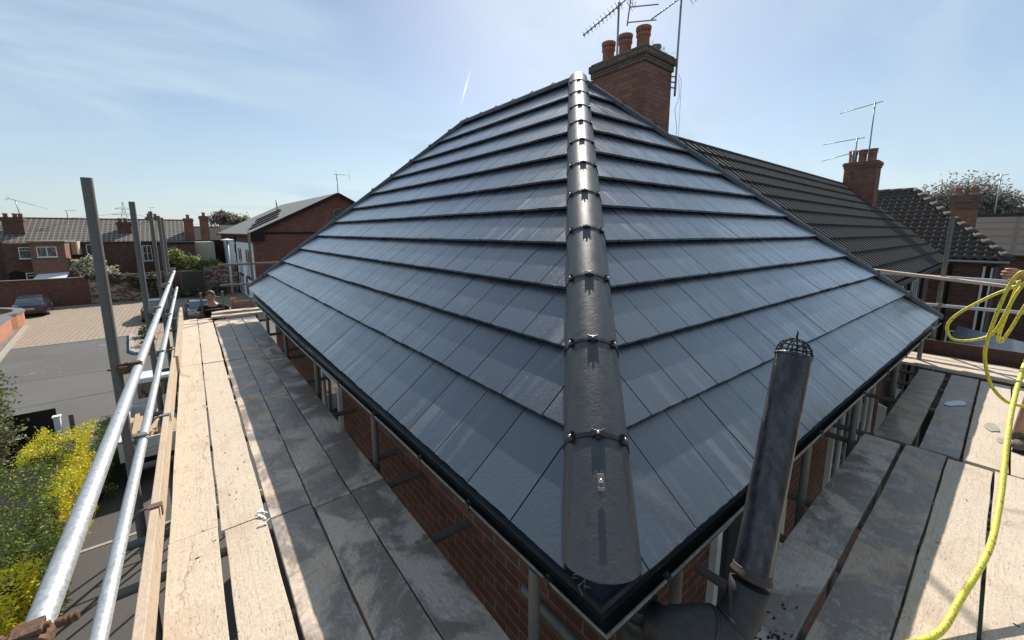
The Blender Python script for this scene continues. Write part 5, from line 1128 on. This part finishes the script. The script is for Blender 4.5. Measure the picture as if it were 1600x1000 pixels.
def head(parent, c, face, mat='skin', hair=True, sc=1.):
    # returns ears, eyes, nose as children plus hair; the skull itself is grown on the body
    c = Vector(c); f = Vector(face).normalized(); u = (UP - f * UP.dot(f)).normalized(); s_ = f.cross(u)
    m = newm('skin'); m.obox(c + f * .098 * sc - u * .012, (s_, f, u), (.011, .014, .022)); 
    for e in (-1, 1): m.lathe(c + s_ * e * .073 * sc - u * .01, [(.001, 0), (.026, .003), (.022, .012), (.001, .014)], 12, s_ * e)
    o = m.build('nose_and_ears', parent, bevel=.006); m.v = []
    for e in (-1, 1): m = newm('soot'); m.obox(c + f * .086 * sc + s_ * e * .030 + u * .018, (s_, f, u), (.013, .006, .005)); m.build('eye', parent, bevel=.002); m = newm('hair'); m.obox(c + f * .088 * sc + s_ * e * .031 + u * .036, (s_, f, u), (.018, .006, .003)); m.build('eyebrow', parent, bevel=.001)

    m = newm('tail_lamp'); m.obox(c + f * .086 * sc - u * .052, (s_, f, u), (.022, .006, .005)); m.build('mouth', parent, bevel=.003)
    m = newm('hair'); rings = []
    q = random.Random(3)
    for i in range(9):
        ph = math.pi / 2 * i / 8 * 1.25; rings.append([c + u * (.035 + math.cos(ph) * .098 * sc) - f * .012 + (f * math.cos(t) * (.098 if math.cos(t) < 0 or i < 5 else .084) + s_ * math.sin(t) * .083) * math.sin(ph) * sc * (1 + .03 * q.random()) for t in [2 * math.pi * k / 20 for k in range(20)]])
    rings = [[p if (p - c).dot(f) < .062 or (p - c).dot(u) > .062 else c + u * .062 + f * .05 + s_ * (p - c).dot(s_) for p in r] for r in rings]
    rings[0] = [p + V(q.uniform(-1, 1), q.uniform(-1, 1), 0) * .004 for p in rings[0]]
    m.loft(rings, True, True, True); m.build('hair', parent)
# worker climbing the ladder at the far end (faces the camera)
ML = V(.30, 11.05, -3.35)
f = Fig(); O = V(.27, 10.86, .05)
f.add('pelvis', O + V(0, .02, -2.14), (.15, .12)); f.chain('pelvis', [('waist', O + V(0, 0, -1.98), (.14, .11)), ('chest', O + V(-.01, -.04, -1.80), (.165, .12)), ('sh', O + V(-.01, -.06, -1.66), (.10, .09)), ('neck', O + V(-.02, -.08, -1.575), (.055, .055)), ('h1', O + V(-.03, -.11, -1.50), (.070, .078)), ('h2', O + V(-.03, -.115, -1.42), (.080, .092)), ('h3', O + V(-.03, -.11, -1.345), (.062, .072))])
f.chain('sh', [('ls', O + V(-.19, -.06, -1.68), .062), ('le', O + V(-.27, -.20, -1.80), .045), ('lw', O + V(-.36, -.42, -1.735), .030)]); hand(f, 'lw', O + V(-.375, -.49, -1.72), (-.1, -1, -.1), (-1, .1, 0), -1, 'l', 1.1)
f.chain('sh', [('rs', O + V(.19, -.06, -1.69), .062), ('re', O + V(.33, -.10, -1.80), .045), ('rw', O + V(.37, -.14, -1.60), .030)]); hand(f, 'rw', O + V(.37, -.18, -1.54), (0, -1, .1), (1, 0, 0), 1, 'r', 1.1)
f.chain('pelvis', [('lh', O + V(-.10, .02, -2.22), .095), ('lk', O + V(-.12, -.14, -2.62), .062), ('la', O + V(-.12, .02, -3.02), .042), ('lf', O + V(-.12, -.14, -3.08), .04)]); f.chain('pelvis', [('rh', O + V(.10, .02, -2.22), .095), ('rk', O + V(.12, -.10, -2.66), .062), ('ra', O + V(.12, .04, -3.3), .042), ('rf', O + V(.12, -.12, -3.36), .04)])
w1 = thing('person', O + V(0, 0, -3.45), 'worker in a black T-shirt climbing the ladder at the far platform end', 'person')
skinned('body', f.v, f.e, f.r, 'skin', 0, w1); head(w1, O + V(-.03, -.115, -1.43), (-.15, -1, -.15))
g = Fig(); g.add('pelvis', f.v[f.n['pelvis']] + V(0, 0, .02), (.165, .135))
g.chain('pelvis', [('waist', f.v[f.n['waist']], (.158, .128)), ('chest', f.v[f.n['chest']], (.185, .138)), ('sh', f.v[f.n['sh']] - UP * .01, (.12, .10))]); g.chain('sh', [('ls', f.v[f.n['ls']], .078), ('le', f.v[f.n['ls']].lerp(f.v[f.n['le']], .75), .064)]); g.chain('sh', [('rs', f.v[f.n['rs']], .078), ('re', f.v[f.n['rs']].lerp(f.v[f.n['re']], .75), .064)])
skinned('shirt', g.v, g.e, g.r, 'cloth_black', 0, w1)
g = Fig(); g.add('pelvis', f.v[f.n['pelvis']], (.165, .135)); g.chain('pelvis', [('lh', f.v[f.n['lh']], .108), ('lk', f.v[f.n['lk']], .078), ('la', f.v[f.n['la']] + UP * .04, .058)]); g.chain('pelvis', [('rh', f.v[f.n['rh']], .108), ('rk', f.v[f.n['rk']], .078), ('ra', f.v[f.n['ra']] + UP * .04, .058)]); skinned('trousers', g.v, g.e, g.r, 'cloth_black', 0, w1)
g = Fig(); L_ = O + V(-.375, -.49, -1.72); g.add('w', O + V(-.355, -.38, -1.74), .042); hand(g, 'w', L_, (-.1, -1, -.1), (-1, .1, 0), -1, 'g', 1.45); skinned('glove', g.v, g.e, g.r, 'glove', 0, w1)
# ladder
ld = thing('ladder', (.27, 10.62, G), 'timber-coloured ladder rising past the far end of the left platform', 'ladder')
for x in (.075, .445): m = newm('fence_timber'); m.beam((x, 11.9, G), (x, 10.52, -1.27), .036, .06, V(0, 1, .3)); m.build('stile', ld, bevel=.006)
m = None
for k in range(19):
    t_ = .03 + k * .0525; y = 11.9 + (10.52 - 11.9) * t_; z = G + (-1.27 - G) * t_; m = newm('fence_timber'); m.pipe([(.075, y, z), (.445, y, z)], .016, 8); m.build('rung', ld)
# worker holding the hose, mostly outside the frame on the right
O = V(5.13, -.41, 0); f = Fig()
f.add('pelvis', O + V(.0, -.02, -.80), (.15, .12)); f.chain('pelvis', [('waist', O + V(0, -.02, -.62), (.14, .11)), ('chest', O + V(.02, -.04, -.36), (.17, .12)), ('sh', O + V(.02, -.04, -.22), (.10, .09)), ('neck', O + V(.03, -.05, -.13), .055), ('h1', O + V(.0, -.04, -.06), (.07, .078)), ('h2', O + V(-.01, -.04, .02), (.08, .09)), ('h3', O + V(0, -.04, .095), (.062, .07))])
HP = V(4.98, -.045, -.33)
f.chain('sh', [('ls', O + V(-.05, .15, -.24), .06), ('le', O + V(-.02, .27, -.50), .046), ('lw', V(5.06, -.155, -.40), .031)]); hand(f, 'lw', HP + V(.035, -.03, .0), (-.55, .8, .1), (0, .15, 1), 1, 'l', 1.15)
f.chain('sh', [('rs', O + V(.10, -.23, -.24), .06), ('re', O + V(.14, -.30, -.52), .045), ('rw', O + V(-.05, -.22, -.72), .03)]); hand(f, 'rw', O + V(-.10, -.18, -.76), (-.6, .3, -.5), (0, 1, 0), 1, 'r', 1.1)
f.chain('pelvis', [('lh', O + V(-.02, .10, -.88), .095), ('lk', O + V(-.06, .16, -1.27), .060), ('la', O + V(.04, .20, -1.655), .042), ('lf', V(5.14, -.245, -1.705), (.04, .03)), ('lt', V(5.03, -.205, -1.715), (.032, .022))]); f.chain('pelvis', [('rh', O + V(.02, -.12, -.88), .095), ('rk', O + V(.10, -.16, -1.28), .060), ('ra', O + V(.25, -.18, -1.65), .042), ('rf', O + V(.1, -.16, -1.71), (.038, .025))])
w2 = thing('person', O + V(0, 0, -1.75), 'worker in black shorts and dusty boots holding the yellow hose at the right edge', 'person')
skinned('body', f.v, f.e, f.r, 'skin', 0, w2); head(w2, O + V(-.01, -.04, .02), (-.8, .3, -.3))
g = Fig(); F = lambda k: f.v[f.n[k]]
g.add('pelvis', F('pelvis'), (.165, .135)); g.chain('pelvis', [('waist', F('waist'), (.155, .125)), ('chest', F('chest'), (.185, .135)), ('sh', F('sh'), (.12, .10))]); g.chain('sh', [('ls', F('ls'), .076), ('le', F('ls').lerp(F('le'), .7), .062)]); g.chain('sh', [('rs', F('rs'), .076), ('re', F('rs').lerp(F('re'), .7), .062)]); skinned('shirt', g.v, g.e, g.r, 'cloth_black', 0, w2)
g = Fig(); g.add('pelvis', F('pelvis'), (.17, .14)); g.chain('pelvis', [('lh', F('lh'), .115), ('lk', F('lh').lerp(F('lk'), .85), .10)]); g.chain('pelvis', [('rh', F('rh'), .115), ('rk', F('rh').lerp(F('rk'), .85), .10)]); skinned('shorts', g.v, g.e, g.r, 'cloth_black', 0, w2)
for a_, s0, tpt in (('la', 'lf', V(5.005, -.195, -1.712)), ('ra', 'rf', F('rf') + V(-.1, .02, -.003))):
    g = Fig(); g.add('a', F(a_) + UP * .06, .056); g.chain('a', [('b', F(a_) - UP * .02, .058), ('c', F(s0) + UP * .005, (.052, .042)), ('d', tpt + UP * .004, (.046, .032))]); g.add('h', F(a_) + V(.05, -.015, -.055), .04, 'b')
    bo = skinned('boot', g.v, g.e, g.r, 'boot', 1, w2)
    m = newm('soot'); c_ = F(s0); dd = (tpt - F(a_)); dd.z = 0; dd.normalize(); m.obox(V(c_.x, c_.y, -1.742) , (dd, dd.cross(UP), UP), (.145, .048, .008)); m.build('sole', bo, bevel=.004)
    m = newm('lace')
    for k in range(5): p = F(s0) - dd * (.02 * k - .03) + UP * (.052 + .007 * k); s_ = dd.cross(UP); m.pipe([p - s_ * .035 - UP * .012, p + UP * .004, p + s_ * .035 - UP * .012], .0035, 6)
    p = F(s0) + UP * .07; m.pipe([p, p + V(-.05, .05, .03), p + V(-.08, .02, .0)], .003, 6); m.build('laces', bo)
# hose
def cr_(pts, n=12):
    P = [Vector(p) for p in pts]; P = [P[0] * 2 - P[1]] + P + [P[-1] * 2 - P[-2]]; o = []
    for i in range(1, len(P) - 2):
        for k in range(n):
            t = k / n; o.append(.5 * ((2 * P[i]) + (-P[i - 1] + P[i + 1]) * t + (2 * P[i - 1] - 5 * P[i] + 4 * P[i + 1] - P[i + 2]) * t * t + (-P[i - 1] + 3 * P[i] - 3 * P[i + 1] + P[i + 2]) * t ** 3))
    return o + [P[-2]]
m = newm('hose_yellow')
m.pipe(cr_([(1.9, .30, -1.73), (2.12, .14, -1.73), (2.36, .01, -1.722), (2.60, -.04, -1.66), (2.93, -.10, -1.565), (3.25, -.118, -1.485), (3.55, -.12, -1.38), (3.85, -.118, -1.28), (4.28, -.126, -1.155), (4.8, -.156, -1.0), (5.0, -.19, -.93), (5.1, -.30, -.80), (5.06, -.28, -.55), (4.99, -.12, -.38)]), .0138, 12)
m.pipe(cr_([(4.99, -.12, -.37), (4.9, -.064, -.30), (4.9, -.012, -.43), (4.9, .031, -.742), (4.9, .042, -.928), (4.9, .027, -1.058), (4.9, -.017, -1.206), (4.9, -.084, -1.302), (4.9, -.151, -1.332), (4.95, -.25, -1.32), (5.05, -.36, -1.2)]), .0112, 12)
m.pipe(cr_([(4.99, -.11, -.36), (4.92, -.055, -.407), (4.92, .06, -.501), (4.92, .196, -.641), (4.92, .26, -.744), (4.92, .265, -.828), (4.92, .222, -.891), (4.92, .134, -.883), (4.92, .038, -.825), (4.92, -.001, -.739), (4.94, -.05, -.50), (5.0, -.09, -.38)]), .0108, 12)
m.pipe(cr_([(5.05, -.16, -.42), (5.0, -.107, -.579), (5.0, -.07, -.738), (5.0, -.037, -.855), (5.0, -.018, -.875), (5.0, -.013, -.801), (5.0, -.033, -.615), (5.0, -.059, -.383)]), .0108, 12)
m.build('hose', None, 'bright yellow hose looping from the worker hand down onto the right platform', 'hose')
for o in list(bpy.data.objects):
    if '_o' in o: del o['_o']
